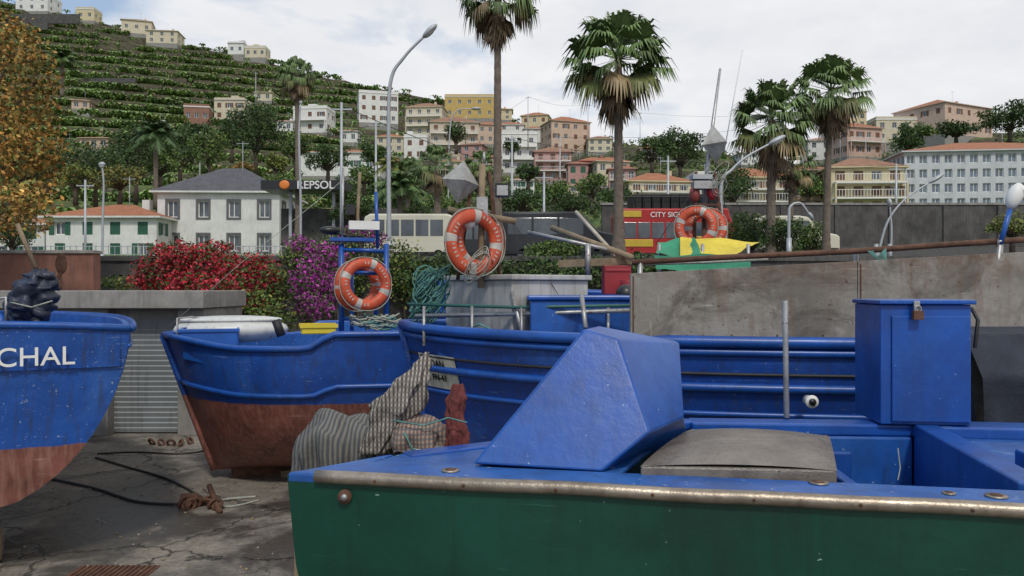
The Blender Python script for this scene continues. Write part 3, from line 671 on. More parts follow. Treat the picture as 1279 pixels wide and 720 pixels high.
for (u,v0,v1,d) in [(427,290,128,45),(470,300,150,60),(107,320,225,55),(640,300,170,60),(680,300,215,55),(835,290,195,60),(1120,260,205,60),(250,230,165,110),(660,170,120,170),(700,250,170,110),(1050,200,130,150),(320,130,90,230),(735,170,130,200),(800,190,140,190)]:
    o=W(u,v0,d); h=(v0-v1)/F*d; R=root('utility_pole',o); b=MB(); b.tube([(0,0,-3),(0,0,h)],[.11,.07],m_pole,8); b.box((0,0,h-.4),(1.2,.08,.08),m_pole); b.build('pole',R)
b=MB()
for (a,c) in [(((427,132),45),((680,218),55)),(((250,168),110),((470,155),60)),(((700,172),110),((1050,132),150)),(((640,172),60),((835,197),60)),(((107,228),55),((250,168),110)),(((560,150),120),((660,122),170)),(((835,198),60),((1120,207),60)),(((660,121),170),((735,131),200)),(((735,131),200),((800,141),190)),(((800,141),190),((1050,131),150))]:
    p=W(*a[0],a[1]);q=W(*c[0],c[1])
    b.tube([p.lerp(q,i/12)-V((0,0,(p-q).length*.03*math.sin(math.pi*i/12))) for i in range(13)],.022,m_black,4)
b.build('overhead_cables')
# ---------------------------------------------------------------- hulls
def hull(R,L,B,zk,zs,rake,tr,mh,mi,bul=.35,pm=2.3,bowp=3.2,strakes=(),crown=0,rail=m_blue,railr=.04,N=36,NT=16,pb=1.25):
    def hb(s): return B/2*(tr+(1-tr)*min(1,s/.5)**.8)*max(0,1-s**bowp)**.75
    def pt(s,t,sd,off=0):
        p=pm*(1-s*s)+pb*s*s; y=hb(s)*(1-(1-t)**p)**(1/p)*(.93+.07*t)+off
        z=zk+(zs(s)-zk)*t
        return V((s*L+rake*s**5*(t-1)*1.0+(-.12*(1-s)**6*t), sd*max(y,0),z))
    b=MB()
    for sd in(-1,1):
        vs=[pt(i/N,j/NT,sd) for i in range(N+1) for j in range(NT+1)]
        fs=[(i*(NT+1)+j,(i+1)*(NT+1)+j,(i+1)*(NT+1)+j+1,i*(NT+1)+j+1) for i in range(N) for j in range(NT)]
        if sd==1: fs=[f[::-1] for f in fs]
        b.add(vs,fs,mh,True)
    tv=[pt(0,j/NT,-1) for j in range(NT+1)]; top=[]
    for k in range(1,8):
        a=k/8; p=tv[-1].lerp(pt(0,1,1),a); p.z+=crown*math.sin(math.pi*a); top.append(p)
    tv2=[pt(0,j/NT,1) for j in range(NT,0,-1)]
    allv=tv+top+tv2; b.add(allv,[tuple(range(len(allv)))[::-1]],mh)
    b.build('hull',R)
    b=MB(); zd=lambda s: zs(s)-bul
    for sd in(-1,1):
        vs=[]
        for i in range(N):
            s=i/N*.985
            o=pt(s,1,sd,-.002); n_=pt(s,1,sd,-.07); dk=V((n_.x,n_.y,zd(s))); vs+=[o,n_,dk]
        fs=[]
        for i in range(N-1): fs+=[(i*3,i*3+1,i*3+4,i*3+3),(i*3+1,i*3+2,i*3+5,i*3+4)]
        b.add(vs,fs,mi)
    dv=[];df=[]
    for i in range(N):
        s=i/N*.985; p=pt(s,1,1,-.07); dv+=[V((p.x,-p.y,zd(s))),V((p.x,p.y,zd(s)))]
    for i in range(N-1): df.append((2*i,2*i+2,2*i+3,2*i+1))
    b.add(dv,df,mi); b.build('deck',R)
    b=MB()
    for sd in(-1,1):
        b.tube([pt(i/50,1,sd,.01) for i in range(51)],railr,rail,8)
        for (t,r,mm) in strakes: b.tube([pt(i/50,t,sd,.004) for i in range(51)],r,mm,8)
    pts=[pt(0,1,-1)]+top+[pt(0,1,1)]; b.tube(pts,railr,rail,8)
    b.tube([pt(1,j/10,1)+V((.01,0,0)) for j in range(11)],.04,mh,8)
    b.bar((.05*L,0,zk-.06),(L*.97-rake,0,zk-.06),.12,.16,m_rust)
    b.build('rails_and_keel',R); return pt
def ringbuoy(name,parent,c,ax,R_=.29,r=.075,ph=0):
    b=MB(); b.torus(c,R_,r,ax,lambda t:(m_ringwhite if ((t+ph)%.25)<.04 else m_orange),48,12,up=(0,0,1),flat=.75)
    ax=V(ax).normalized(); e1=V((0,0,1)); e1=(e1-ax*e1.dot(ax)).normalized(); e2=ax.cross(e1)
    b.tube([V(c)+(e1*math.cos(a)+e2*math.sin(a))*(R_+r*(1.03+.18*abs(math.sin(2*a+ph))))+ax*.02 for a in [2*math.pi*i/48 for i in range(49)]],.006,m_rope,5)
    for i in range(14):
        a=2*math.pi*(i/40+.08+ph); 
        for sgn in (0,math.pi):
            p=V(c)+(e1*math.cos(a+sgn)+e2*math.sin(a+sgn))*R_+ax*(r*.76)
            t_=(-e1*math.sin(a+sgn)+e2*math.cos(a+sgn)); n_=(e1*math.cos(a+sgn)+e2*math.sin(a+sgn))
            if i%5==4: continue
            b.add([p-t_*.006-n_*.016,p+t_*.006-n_*.016,p+t_*.006+n_*.016,p-t_*.006+n_*.016],[(0,1,2,3)],m_ringwhite)
    b.build(name,parent)
def reflector(b,c,s,rz=.4):
    c=V(c); q=Matrix.Rotation(rz,3,'Z')@Matrix.Rotation(.15,3,'Y'); P=[c+q@V(p)*s for p in((1,0,0),(0,1,0),(-1,0,0),(0,-1,0),(0,0,1.15),(0,0,-1.15))]
    mm=mat('grey_reflector',(.40,.40,.38),.55,.4,8,.2,chips=.07,chipcol=(.2,.12,.08),streak=.5,streakcol=(.15,.11,.08))
    b.add(P,[(0,1,4),(1,2,4),(2,3,4),(3,0,4),(1,0,5),(2,1,5),(3,2,5),(0,3,5)],mm)
# --- left boat (transom to camera)
dirv=V((-.5,.866)); cor=W(163,412,6.5); ctr=V((cor.x-1.15*.866,cor.y-1.15*.5,0))
R=root('fishing_boat',(ctr.x,ctr.y,0),math.atan2(dirv.y,dirv.x))
mh=hullpaint('left_hull_paint',BLUE,(.22,.08,.06),.98,.035)
pt=hull(R,6.0,2.75,.48,lambda s:1.88-.02*s,.5,.83,mh,m_blue2,.3,2.0,3,[(.90,.018,m_blue)],crown=.05,railr=.03)
text('FUNCHAL',.20,m_white,R,(-.155,-.30,1.615),(math.pi/2,0,-math.pi/2),ext=.004,off=.004)
b=MB(); b.box((.2,0,.25),(.25,.14,.42),m_rust); b.box((.6,0,.1),(.3,.5,.2),m_wood); b.box((4,0,.15),(.3,.6,.3),m_wood); b.build('skeg_and_blocks',R,.02)
def loc(R,u,v,d): 
    m=Matrix.Translation(R.location)@Matrix.Rotation(R.rotation_euler[2],4,'Z'); return m.inverted()@W(u,v,d)
m_tarp=mat('dark_blue_tarp',(.022,.03,.06),.42,.4,3,.4,bd=.03); m_tarpg=mat('navy_tarp',(.022,.028,.045),.65,.4,3,.4,bd=.02,spec=.3)
b=MB()
bundle(b,[loc(R,52,336,6.3),loc(R,50,345,6.3),loc(R,43,362,6.3),loc(R,36,382,6.3),loc(R,38,402,6.3)],[.05,.14,.19,.21,.15],m_tarp,4,.08,3.,flat=.8,tw=.03)
b.tube([loc(R,22,280,6.3),loc(R,45,335,6.3)],.018,m_wood,6); b.tube([loc(R,-10,375,6.2),loc(R,8,372,6.2),loc(R,8,405,6.2)],.015,m_galv,6)
b.tube([loc(R,14,378,6.08),loc(R,40,384,6.05),loc(R,66,376,6.10)],.006,m_rope,5)
b.tube([loc(R,40,390,6.3),loc(R,40,412,6.3)],.03,m_black,6)
b.build('covered_outboard_motor',R)
# --- middle boat
bow=V((W(205,0,9.1).x,9.1)); dv=V((-1,-.30)).normalized(); Lm=6.0
st=bow-dv*Lm
R=root('fishing_boat',(st.x,st.y,0),math.atan2(dv.y,dv.x))
mh=hullpaint('middle_hull_paint',(.011,.075,.37),(.25,.085,.065),.98,.01)
def sm01(x): x=min(1,max(0,x)); return x*x*(3-2*x)
pt=hull(R,Lm,3.0,.10,lambda s:1.72-.15*sm01((s-.70)/.05)+.10*sm01((s-.85)/.15),.55,.8,mh,m_blue2,.22,2.7,7,[(.66,.03,m_blue)],railr=.035,pb=2.0)
m_crate=mat('blue_plastic',(.02,.11,.42),.4,.2,3,0); m_yel=mat('yellow_plastic',(.7,.55,.04),.45,.15,3,0)
b=MB()
def crate(b,c,s,m,rot=None):
    t=.02; x,y,z=s; c=V(c); rot=rot or Matrix.Identity(3)
    for o,d in (((0,-y/2,0),(x,t,z)),((0,y/2,0),(x,t,z)),((-x/2,0,0),(t,y-t,z)),((x/2,0,0),(t,y-t,z)),((0,0,-z/2),(x,y,t)),((0,-y/2-.01,z/2-.02),(x+.05,.03,.04)),((0,y/2+.01,z/2-.02),(x+.05,.03,.04)),((0,-y/2-.01,0),(x*.98,.02,.02))):
        b.box(c+rot@V(o),d,m,rot)
    for i in range(5): b.box(c+rot@V((-x/2+x*(i+.5)/5,-y/2-.014,-.01)),(.012,.02,z*.8),m,rot)
crate(b,loc(R,263,424,9.1),(.6,.4,.26),m_crate); b.build('crate',R,.005)
b=MB()
c=loc(R,290,412,9.6); b.ell(c,(.66,.42,.17),m_whitehull,28,10,zmin=-.9); b.ell(c+V((0,0,.12)),(.6,.36,.05),m_whitehull,24,8); b.build('white_dinghy',R,.02)
b=MB()
c=loc(R,398,410,9.0); crate(b,c,(.36,.3,.10),m_yel); b.build('yellow_crate',R)
b=MB()
for u in (427,483): b.tube([loc(R,u,425,9.3),loc(R,u,305,9.3)],.032,m_blue,8)
for u in (440,470): b.tube([loc(R,u,425,9.8),loc(R,u,330,9.8)],.025,m_blue,8)
for v in (312,340,398): b.tube([loc(R,427,v,9.3),loc(R,483,v+2,9.3)],.024,m_blue,8)
b.tube([loc(R,427,330,9.3),loc(R,440,335,9.8)],.02,m_blue); b.tube([loc(R,483,330,9.3),loc(R,470,335,9.8)],.02,m_blue)
b.tube([loc(R,428,305,9.3),loc(R,429,210,9.3)],.014,m_galv,6); b.tube([loc(R,452,320,9.35),loc(R,447,270,9.35),loc(R,450,215,9.3)],.02,m_wood,6)
b.tube([loc(R,472,310,9.5),loc(R,470,240,9.5)],.02,m_blue,6); b.box(loc(R,455,282,9.4),(.35,.12,.1),m_white); b.box(loc(R,440,300,9.4),(.5,.3,.04),m_blue)
b.box(loc(R,438,262,9.3),(.1,.1,.12),m_black); b.tube([loc(R,410,292,9.3),loc(R,455,296,9.3)],.012,m_black,5); b.ell(loc(R,412,288,9.3),(.12,.08,.05),m_black)
b.tube([loc(R,345,400,9.2),loc(R,352,420,9.2)],.05,m_dark,8)
b.tube([loc(R,222,440,9.),loc(R,222,398,9.),loc(R,240,396,9.3),loc(R,340,420,9.5)],.012,m_galv,6)
b.tube([loc(R,429,225,9.3),loc(R,300,330,9.3),loc(R,212,408,9.15)],.004,m_rope,4)
b.build('mast_frame',R)
def wax(R,v): return Matrix.Rotation(-R.rotation_euler[2],3,'Z')@V(v)
ringbuoy('life_ring',R,loc(R,457,355,9.1),wax(R,(.55,-1,.1)),.24,.062,.1); ringbuoy('life_ring',R,loc(R,447,357,9.3),wax(R,(.75,-1,0)),.235,.06,.02)
b=MB()
for k in range(26):
    pts=[]; c=loc(R,470+random.uniform(-25,25),408+random.uniform(-6,6),9.1); a0=random.random()*6
    for i in range(10): a=a0+i*.7; pts.append(c+V((math.cos(a)*.12,math.sin(a)*.12,.02*math.sin(a*3)+.01*i)))
    b.tube(pts,.01,m_rope if k%3 else m_ropeT,5)
b.build('rope_coils',R)
b=MB() 
for (x,s_) in ((1.2,.5),(3,.5),(4.6,.4)): b.box((x,0,.04),(.25,s_,.08),m_wood)
b.build('keel_blocks',R,.01)
# --- big boat
bow=V((W(503,0,7.45).x,7.45)); dv=V((-1,.06)).normalized(); Lb=9.5; st=bow-dv*Lb
R=root('fishing_boat',(st.x,st.y,0),math.atan2(dv.y,dv.x)); RB=R
mh=hullpaint('big_hull_paint',(.010,.062,.32),(.20,.06,.045),.50,.01)
pt=hull(R,Lb,3.1,.1,lambda s:1.80+.06*s**8,.45,.95,mh,m_blue2,.25,2.6,7,[(.955,.03,m_blue),(.80,.035,m_blue),(.68,.022,m_blue),(.86,.012,m_dark)],railr=.045)
def patch(R,pt,sd,s0,s1,t0,t1,m,off=.012,n=8,name='name_plate'):
    b=MB(); vs=[pt(s0+(s1-s0)*i/n,t0+(t1-t0)*j/3,sd,off) for i in range(n+1) for j in range(4)]
    b.add(vs,[(i*4+j,(i+1)*4+j,(i+1)*4+j+1,i*4+j+1) for i in range(n) for j in range(3)],m,True); b.build(name,R)
m_ply=mat('name_board',(.55,.52,.42),.7,.25,5,.1,streak=.5)
patch(R,pt,1,.945,.985,.70,.87,m_ply)
def surftext(body,s,t,size):
    p=pt(s,t,1,.02); tx=(pt(s-.01,t,1)-pt(s+.01,t,1)).normalized(); up=(pt(s,t+.03,1)-pt(s,t,1)).normalized(); n_=tx.cross(up); up=n_.cross(tx)
    M=Matrix((tx,up,n_)).transposed(); o=text(body,size,m_black,R,p,M.to_euler(),ext=.002); return o
surftext('JOAN',.966,.81,.09); surftext('FN-41',.966,.74,.08)
b=MB(); pp=loc(R,1010,500,5.72)
b.tube([V((pp.x,pp.y-.02,pp.z)),V((pp.x,pp.y+.10,pp.z))],.035,m_white,16); b.torus(V((pp.x,pp.y+.085,pp.z)),.035,.012,(0,1,0),m_white,20,8); b.tube([V((pp.x,pp.y+.09,pp.z)),V((pp.x,pp.y+.103,pp.z))],.026,m_black,14)
b.build('exhaust_port',R)
def panelmat():
    m,nt,b,co=base('weathered_grey_plate')
    c=mixc(nt,ramp(nt,nz(nt,co,.9,6,.7,dist=.6),.35,.65),(.26,.24,.21),(.15,.137,.12))
    c=mixc(nt,_scale(nt,ramp(nt,nz(nt,co,3.5,6,.75),.46,.62),.7),c,(.33,.31,.285))
    c=mixc(nt,_scale(nt,ramp(nt,nz(nt,co,1.7,5,.7,dist=1.),.50,.64),.8),c,(.085,.072,.06))
    s=nz(nt,co,2.2,4,.65,(5,5,.5)); c=mixc(nt,_scale(nt,ramp(nt,s,.52,.72),.6),c,(.15,.085,.05))
    sx=_n(nt,'ShaderNodeSeparateXYZ'); nt.links.new(co,sx.inputs[0])
    top=_mul(nt,ramp(nt,sx.outputs[2],2.18,2.42),ramp(nt,nz(nt,co,5,5,.7),.42,.6)); c=mixc(nt,_scale(nt,top,.7),c,(.13,.065,.035))
    c=scratches(nt,co,c,(.5,.48,.45),.6); c=mixc(nt,ramp(nt,nz(nt,co,18,3,.75),.655,.67),c,(.10,.06,.04))
    nt.links.new(c,b.inputs['Base Color']); b.inputs['Roughness'].default_value=.6; b.inputs['Metallic'].default_value=.15
    bump(nt,b,nz(nt,co,2.5,5,.6),.5,.04); return m
m_panel=panelmat()
R2=root('steel_bulwark',(0,0,0)); b=MB()
us=[788,1072,1400]; dd=lambda u: 5.95-(u-788)*.0003
for i in range(2):
    u0,u1=us[i],us[i+1]; d0,d1=dd(u0),dd(u1)
    t0=W(u0,342-(u0-788)*.055,d0); t1=W(u1,342-(u1-788)*.055,d1); c0=W(u0,426,d0);c1=W(u1,426,d1)
    y=V((0,.05,0)); t1.x-=.004;c1.x-=.004
    b.hexa([c0,c1,c1+y,c0+y,t0,t1,t1+y,t0+y],m_panel)
    for k in range(5):
        q=c0.lerp(c1,k/5+.05); b.tube([q+V((0,-.004,.04)),q+V((0,.0,.04))],.008,m_rust,8)
    b.tube([t0+V((.02,-.004,-.02)),c0+V((.02,-.004,.02))],.006,m_rust,5)
b.build('plates',R2,.003)
b=MB(); P=[W(790,328,6.0),W(900,322,6.0),W(1070,314,5.95),W(1180,306,5.9),W(1400,292,5.85)]; b.tube(P,.022,m_rust,8)
for u in (800,1070,1250,): 
    p=W(u,328-(u-790)*.055,6.0); b.tube([p,V((p.x,6.02,1.9))],.02,m_galv,8)
b.tube([W(800,330,6.1),W(880,328,6.3),W(960,324,6.1)],.012,m_rope,6)
b.build('top_pipe',R2)
b=MB()
for i in range(8):
    a=W(1085,314,5.9); b.tube([a+V((.02*math.sin(i),-.03,0)),a+V((.05+.01*i,-.03,-.05-.01*i)),a+V((.12,-.02,.02))],.004,m_ropeT,4)
b.build('rope_lashing',R2)
R3=root('deck_box',(0,0,0)); b=MB(); m_boxw=mat('stained_white_box',(.48,.48,.46),.6,.3,3,.15,streak=.8,streakcol=(.18,.13,.10),fade=(.30,.28,.26),scratch=(.25,.15,.1))
A=W(557,425,7.9);B_=W(640,430,7.0);Cc=W(735,428,7.6);D_=A+(Cc-B_)
z1=2.27; z0=1.5
A.z=B_.z=Cc.z=D_.z=z0
lo=[B_,Cc,D_,A]; hi=[V((p.x,p.y,z1)) for p in lo]
b.hexa(lo+hi,m_boxw); cx=sum((p for p in hi),V())/4
b.hexa([cx+(p-cx)*1.06+V((0,0,.002)) for p in hi]+[cx+(p-cx)*1.06+V((0,0,.05)) for p in hi],m_boxw); b.build('box',R3,.01)
b=MB()
m1=W(601,360,7.3); b.tube([m1,W(603,205,7.3)],.03,m_wood,8); b.tube([W(560,262,7.3),W(645,277,7.3)],.03,m_wood,8)
b.tube([W(572,350,7.3),W(590,225,7.3)],.018,m_rust,6); b.tube([W(625,350,7.4),W(612,215,7.4)],.02,m_rust,6)
reflector(b,W(576,228,7.25),.175,.3)
b.box(W(628,238,7.3),(.13,.1,.12),m_black); b.box(W(628,238,7.24),(.10,.012,.09),m_galv); b.box(W(603,262,7.25),(.10,.1,.22),m_galv); b.ell(W(586,275,7.2),(.07,.07,.08),m_white); b.tube([W(605,205,7.3),W(605,190,7.3)],.012,m_galv,6)
for (u0,v0,u1,v1) in ((603,212,520,404),(603,215,700,372),(640,276,660,350)): b.tube([W(u0,v0,7.3),W(u1,v1,7.3)],.004,m_dark,4)
b.tube([W(600,262,7.24),W(612,275,7.24),W(608,300,7.24),W(616,330,7.2)],.005,m_black,4)
b.build('mast',R3)
ringbuoy('life_ring',R3,W(592,303,7.15),(.72,-1,.05),.24,.062,.06); ringbuoy('life_ring',R3,W(598,301,7.32),(.8,-1,.05),.235,.06,.16)
def tangle(name,parent,u,v,d,w,h,n,m,r=.006,seed=1):
    b=MB(); rr=random.Random(seed); c=W(u,v,d)
    for k in range(n):
        pts=[]; o=c+V((rr.uniform(-w,w),rr.uniform(-w,w)*.5,rr.uniform(-h,h))); a0=rr.random()*6; R_=rr.uniform(.05,.12)
        ph=rr.random()*3
        for i in range(12): a=a0+i*.6; pts.append(o+V((math.cos(a)*R_,math.sin(a)*R_*.5,math.sin(a+ph)*R_*1.2)))
        b.tube(pts,r,m,4)
    b.build(name,parent)
tangle('hanging_net',R3,538,368,7.4,.09,.17,60,m_ropeT,.006,3); tangle('hanging_rope',R3,597,330,7.0,.015,.06,6,m_rope,.005,4)
b=MB(); c=W(722,400,7.1); b.box(c,(.85,.6,.36),m_blue2); b.box(c+V((0,0,.20)),(.9,.65,.04),m_blue); b.build('blue_locker',R3,.012)
b=MB(); b.tube([W(510,380,7.3),W(640,384,6.9),W(790,382,6.6)],.014,mat('green_rail',(.03,.12,.10),.5,.2,4,0),8); b.tube([W(520,395,7.3),W(660,392,6.9),W(790,388,6.6)],.02,m_galv,8); b.tube([W(640,365,7.0),W(655,425,6.8)],.02,m_galv,8)
for u in (530,590,652,760): b.tube([W(u,383,7.0-(u-530)*.001),W(u,432,6.9-(u-530)*.001)],.014,m_galv,6)
b.tube([W(727,370,6.6),W(732,410,6.4)],.02,m_galv,8); b.tube([W(560,420,7.2),W(600,405,7.0),W(640,425,6.8)],.01,m_ropeT,6)
b.build('rails',R3)
b=MB(); m_redp=mat('red_plastic',(.30,.02,.03),.5,.2,4,0); p=W(770,350,8.5); b.box(p,(.28,.3,.3),m_redp); b.box(p+V((0,-.155,.1)),(.26,.01,.03),m_redp); b.tube([W(785,350,8.2),W(785,372,8.2)],.08,m_redp,12); b.ell(W(782,368,7.9),(.1,.1,.1),m_black); b.build('fish_box',R3,.02)
b=MB()
b.tube([W(690,285,9.5),W(790,322,8.3)],.035,m_wood,8); b.tube([W(720,265,9.5),W(770,320,8.5)],.022,mat('pale_wood',(.45,.40,.32),.7,.3,5,.2),8); b.tube([W(660,290,9),W(760,312,8.6)],.02,m_galv,8); b.bar(W(700,330,8.8),W(790,326,8.5),.12,.08,m_wood); b.tube([W(735,345,8.6),W(735,305,8.6)],.03,m_galv,8)
b.build('spars',R3)
# --- rear boat with canopy (behind)
R=root('fishing_boat',(W(1010,0,11.5).x,11.3,0.15),math.pi)
mh=hullpaint('rear_hull_paint',(.012,.085,.46),(.17,.05,.035),.5)
ptr=hull(R,5.5,2.4,.1,lambda s:1.95+.2*s**3,.5,.8,mh,m_blue2,.3,2.3,3.5,[(.8,.03,m_blue)])
R4=R
def L4(u,v,d): return loc(R4,u,v,d)
b=MB(); m_cg=mat('green_canvas',(.03,.28,.15),.7,.3,3,.2,streak=.4,streakcol=(.02,.12,.07)); m_cy=mat('yellow_canvas',(.70,.56,.06),.7,.25,3,.2,streak=.4,streakcol=(.35,.26,.05))
def sag(a,b_,c,d,m):
    vs=[];k=10
    for i in range(k+1):
        for j in range(k+1):
            s=i/k;t=j/k; p=(a.lerp(b_,s)).lerp(d.lerp(c,s),t); p=p-V((0,0,.05*math.sin(math.pi*s)*math.sin(math.pi*t)+.015*math.sin(9*s+4*t)+.02*noise.noise(V((s*5,t*5,1))))); vs.append(p)
    b.add(vs,[(i*(k+1)+j,(i+1)*(k+1)+j,(i+1)*(k+1)+j+1,i*(k+1)+j+1) for i in range(k) for j in range(k)],m,True)
sag(L4(822,303,9.9),L4(868,296,9.9),L4(878,322,9.2),L4(820,318,9.2),m_cg); sag(L4(850,296,9.9),L4(950,302,9.9),L4(915,321,9.2),L4(850,322,9.2),m_cy)
sag(L4(818,319,9.19),L4(938,319,9.19),L4(938,340,9.15),L4(820,338,9.15),m_cg)
for u in (824,878,935): b.tube([L4(u,305,9.5),L4(u,370,9.5)],.02,m_galv,6)
b.tube([L4(880,270,10.5),L4(885,200,10.5),L4(900,86,10.5)],[.035,.03,.016],m_galv,8); b.tube([L4(905,190,10.6),L4(928,62,10.6)],.007,m_white,5)
b.tube([L4(880,270,10.5),L4(882,380,10.5)],.035,m_rust,8)
reflector(b,L4(893,180,10.4),.22,.5)
b.box(L4(880,232,10.4),(.3,.2,.1),m_galv); b.ell(L4(868,243,10.4),(.07,.07,.11),mat('red_lamp',(.25,.05,.04),.4,.2,4,0)); b.ell(L4(890,240,10.4),(.07,.07,.11),m_redp); b.box(L4(876,222,10.4),(.25,.2,.06),m_pole); b.box(L4(884,256,10.4),(.35,.04,.03),m_rust)
b.tube([L4(868,300,10.3),L4(870,215,10.5)],.02,m_rust,6); b.tube([L4(905,300,10.3),L4(893,215,10.5)],.02,m_rust,6)
b.tube([L4(893,205,10.4),L4(950,305,10.2)],.005,m_dark,4); b.tube([L4(890,205,10.4),L4(820,305,10.2)],.005,m_dark,4)
b.build('mast_and_canopy',R4)
ringbuoy('life_ring',R4,L4(870,284,10.15),wax(R4,(-.35,-1,.1)),.21,.06,.1); ringbuoy('life_ring',R4,L4(882,286,10.35),wax(R4,(-.2,-1,.1)),.21,.06,.03)
tangle('tangled_rope',R3,900,225,10.3,.02,.12,6,m_rope,.005,7)
# ---------------------------------------------------------------- foreground boat
R=root('wooden_skiff',(0,0,0)); G=1.5
A=V((-.86,3.05));E=V((3.0,2.29));Af=V((-.50,3.42));Cc=V((.94,4.30));D=V((2.05,4.22));Gr=V((3.2,4.05))
plan=[A,E,Gr,D,Cc,Af]; cen=V((1.2,3.4))
b=MB(); n=len(plan)
lv=[(G-.012,1.0),(1.15,.985),(.8,.95),(.5,.86),(.3,.6)]
vs=[]
for z,k in lv:
    for p in plan:
        q=cen+(p-cen)*k if z<G-.02 else p; vs.append((q.x,q.y,z))
fs=[]
for j in range(len(lv)-1):
    for i in range(n): fs.append((j*n+(i+1)%n,j*n+i,(j+1)*n+i,(j+1)*n+(i+1)%n))
fs.append(tuple((len(lv)-1)*n+i for i in range(n)))
b.add(vs,fs,m_green); b.build('hull',R,.006)
b=MB()
ni=V((.19,.98))
def near(x,off=0): 
    t=(x-A.x)/(E.x-A.x); p=A.lerp(E,t); return V((p.x+ni.x*off,p.y+ni.y*off))
b.slab([near(-.86),E,near(3.0,.24),near(-.62,.24)],G-.045,G,m_blue2)
b.slab([near(-.62,.243),near(.36,.243),V((.62,3.55)),V((.92,4.22)),Af+V((.02,-.01))],G-.03,G-.006,m_blue2)
b.slab([A+V((.0,.003)),near(-.625,.24),Af,],G-.045,G-.004,m_blue2)
def board(p,q,w,z0,z1,m,side=1):
    d=(q-p).normalized(); nn=V((-d.y,d.x))*side*w; b.slab([p,q,q+nn,p+nn] if side>0 else [p+nn,q+nn,q,p],z0,z1,m)
board(Af+V((.03,.0)),Cc+V((-.01,-.01)),.10,G-.04,G+.004,m_blue,-1)
board(Cc+V((0,-.01)),D,.16,G-.055,G+.006,m_blue,-1)
board(D+V((.002,0)),Gr,.2,G-.055,G+.006,m_blue,-1)
b.slab([V((2.03,4.05)),V((1.80,2.85)),V((1.92,2.83)),V((2.15,4.05))],1.0,G+.012,m_blue)
b.slab([V((2.155,4.02)),V((1.925,2.83)),V((3.1,2.6)),V((3.1,3.9))],G-.1,G-.05,m_blue2)
b.slab([V((2.1,3.35)),V((2.05,3.05)),V((2.9,2.9)),V((2.95,3.3))],G-.05,G+.03,m_blue)
b.slab([V((.9,4.12)),V((2.03,4.05)),V((2.03,4.09)),V((.9,4.17))],1.0,G-.056,m_blue2)
b.slab([near(.3,.2),near(1.9,.2),V((2.05,4.1)),V((.9,4.15))],.98,1.02,m_blue2)
b.slab([near(.36,.2),near(1.9,.2),near(1.9,.238),near(.36,.238)],1.0,G-.046,m_blue2)
b.slab([V((1.42,4.02)),V((1.42,4.05)),V((1.70,4.03)),V((1.70,4.0))],1.03,1.38,m_blue)
b.slab([V((1.45,3.0)),V((1.55,4.03)),V((1.49,4.03)),V((1.40,3.0))],1.0,1.36,m_blue)
b.build('gunwales_and_deck',R,.012,3)
# hood
b=MB()
O_=V((0,0,CAMZ))
P1=W(590,580,3.14);P2=W(729,411,3.30);P5=W(752,590,3.06)
def onp(u,v,a,b_,c):
    pn=(b_-a).cross(c-a); r=W(u,v,1)-O_; t=(a-O_).dot(pn)/r.dot(pn); return O_+r*t
P3=onp(772,423,P1,P2,P5);P4=onp(812,541,P1,P2,P5)
Q3=W(850,427,3.80); Q4=onp(856,522,P3,P4,Q3); Q2=onp(747,407,P2,P3,Q3); Q5=onp(862,548,P4,P5,Q4)
Q1=W(640,552,3.75)
b.add([P1,P2,P3,P4,P5,Q1,Q2,Q3,Q4,Q5],[(0,4,3,2,1),(0,1,6,5),(1,2,7,6),(2,3,8,7),(3,4,9,8),(5,6,7),(5,7,8),(5,8,9),(4,0,5,9)],m_blue)
b.build('engine_hood',R,.012,3)
b=MB(); H=[W(800,594,3.0),W(862,548,3.78),W(1036,556,3.62),W(1046,603,2.93)]
m_hatch=mat('hatch_cover',(.105,.087,.072),.33,.35,6,.35,col2=(.18,.155,.13),chips=.07,chipcol=(.05,.035,.03),chipscale=50,fade=(.22,.2,.17),scratch=(.3,.28,.25))
vs=[];k=12
H=[V((p.x,p.y)) for p in H]
for i in range(k+1):
    for j in range(k+1):
        s=i/k;t=j/k; p=H[0].lerp(H[1],s).lerp(H[3].lerp(H[2],s),t); z=G+.02+.065*(math.sin(math.pi*(.05+.9*s))*math.sin(math.pi*(.05+.9*t)))**.5
        vs.append((p.x,p.y,z))
b.add(vs,[(i*(k+1)+j,i*(k+1)+j+1,(i+1)*(k+1)+j+1,(i+1)*(k+1)+j)[::-1] for i in range(k) for j in range(k)],m_hatch,True)
b.slab([H[0],H[3],H[2],H[1]],G-.12,G+.035,m_hatch)
b.build('hatch_cover',R,.01)
b=MB(); pts=[]
for i in range(61):
    x=-.74+i/60*3.7; p=near(x,-.004+.003*noise.noise(V((x*3,0,5)))); pts.append(V((p.x,p.y,G-.012+.005*noise.noise(V((x*2.5,0,0))))))
b.tube(pts,.025,m_steel,12)
for x,o in ((-.26,.13),(1.06,.2),(1.46,.13),(1.60,.12)):
    p=near(x,o); rr_=.035 if x!=1.46 else .022
    b.tube([(p.x,p.y,G),(p.x,p.y,G+.006)],rr_,m_steel,20); b.tube([(p.x,p.y,G+.006),(p.x,p.y,G+.008)],rr_*.6,m_rust,16)
b.tube([V((-.625,2.985,1.42)),V((-.625,3.03,1.42))],.026,m_rust,14); b.tube([V((-.625,2.975,1.42)),V((-.625,2.99,1.42))],.013,m_galv,10)
for x in [-.5+.33*i for i in range(11)]:
    p=near(x,-.032); b.tube([(p.x,p.y,G-.012),(p.x+.0,p.y+.01,G-.012)],.006,m_rust,8)
b.build('metal_strip',R)
b=MB(); bx=[W(1110,532,4.0),W(1216,536,4.02)]
w=bx[1].x-bx[0].x; cxx=(bx[0].x+bx[1].x)/2; zz0=bx[0].z; zz1=W(0,381,4.0).z
rz=Matrix.Rotation(-.10,3,'Z')
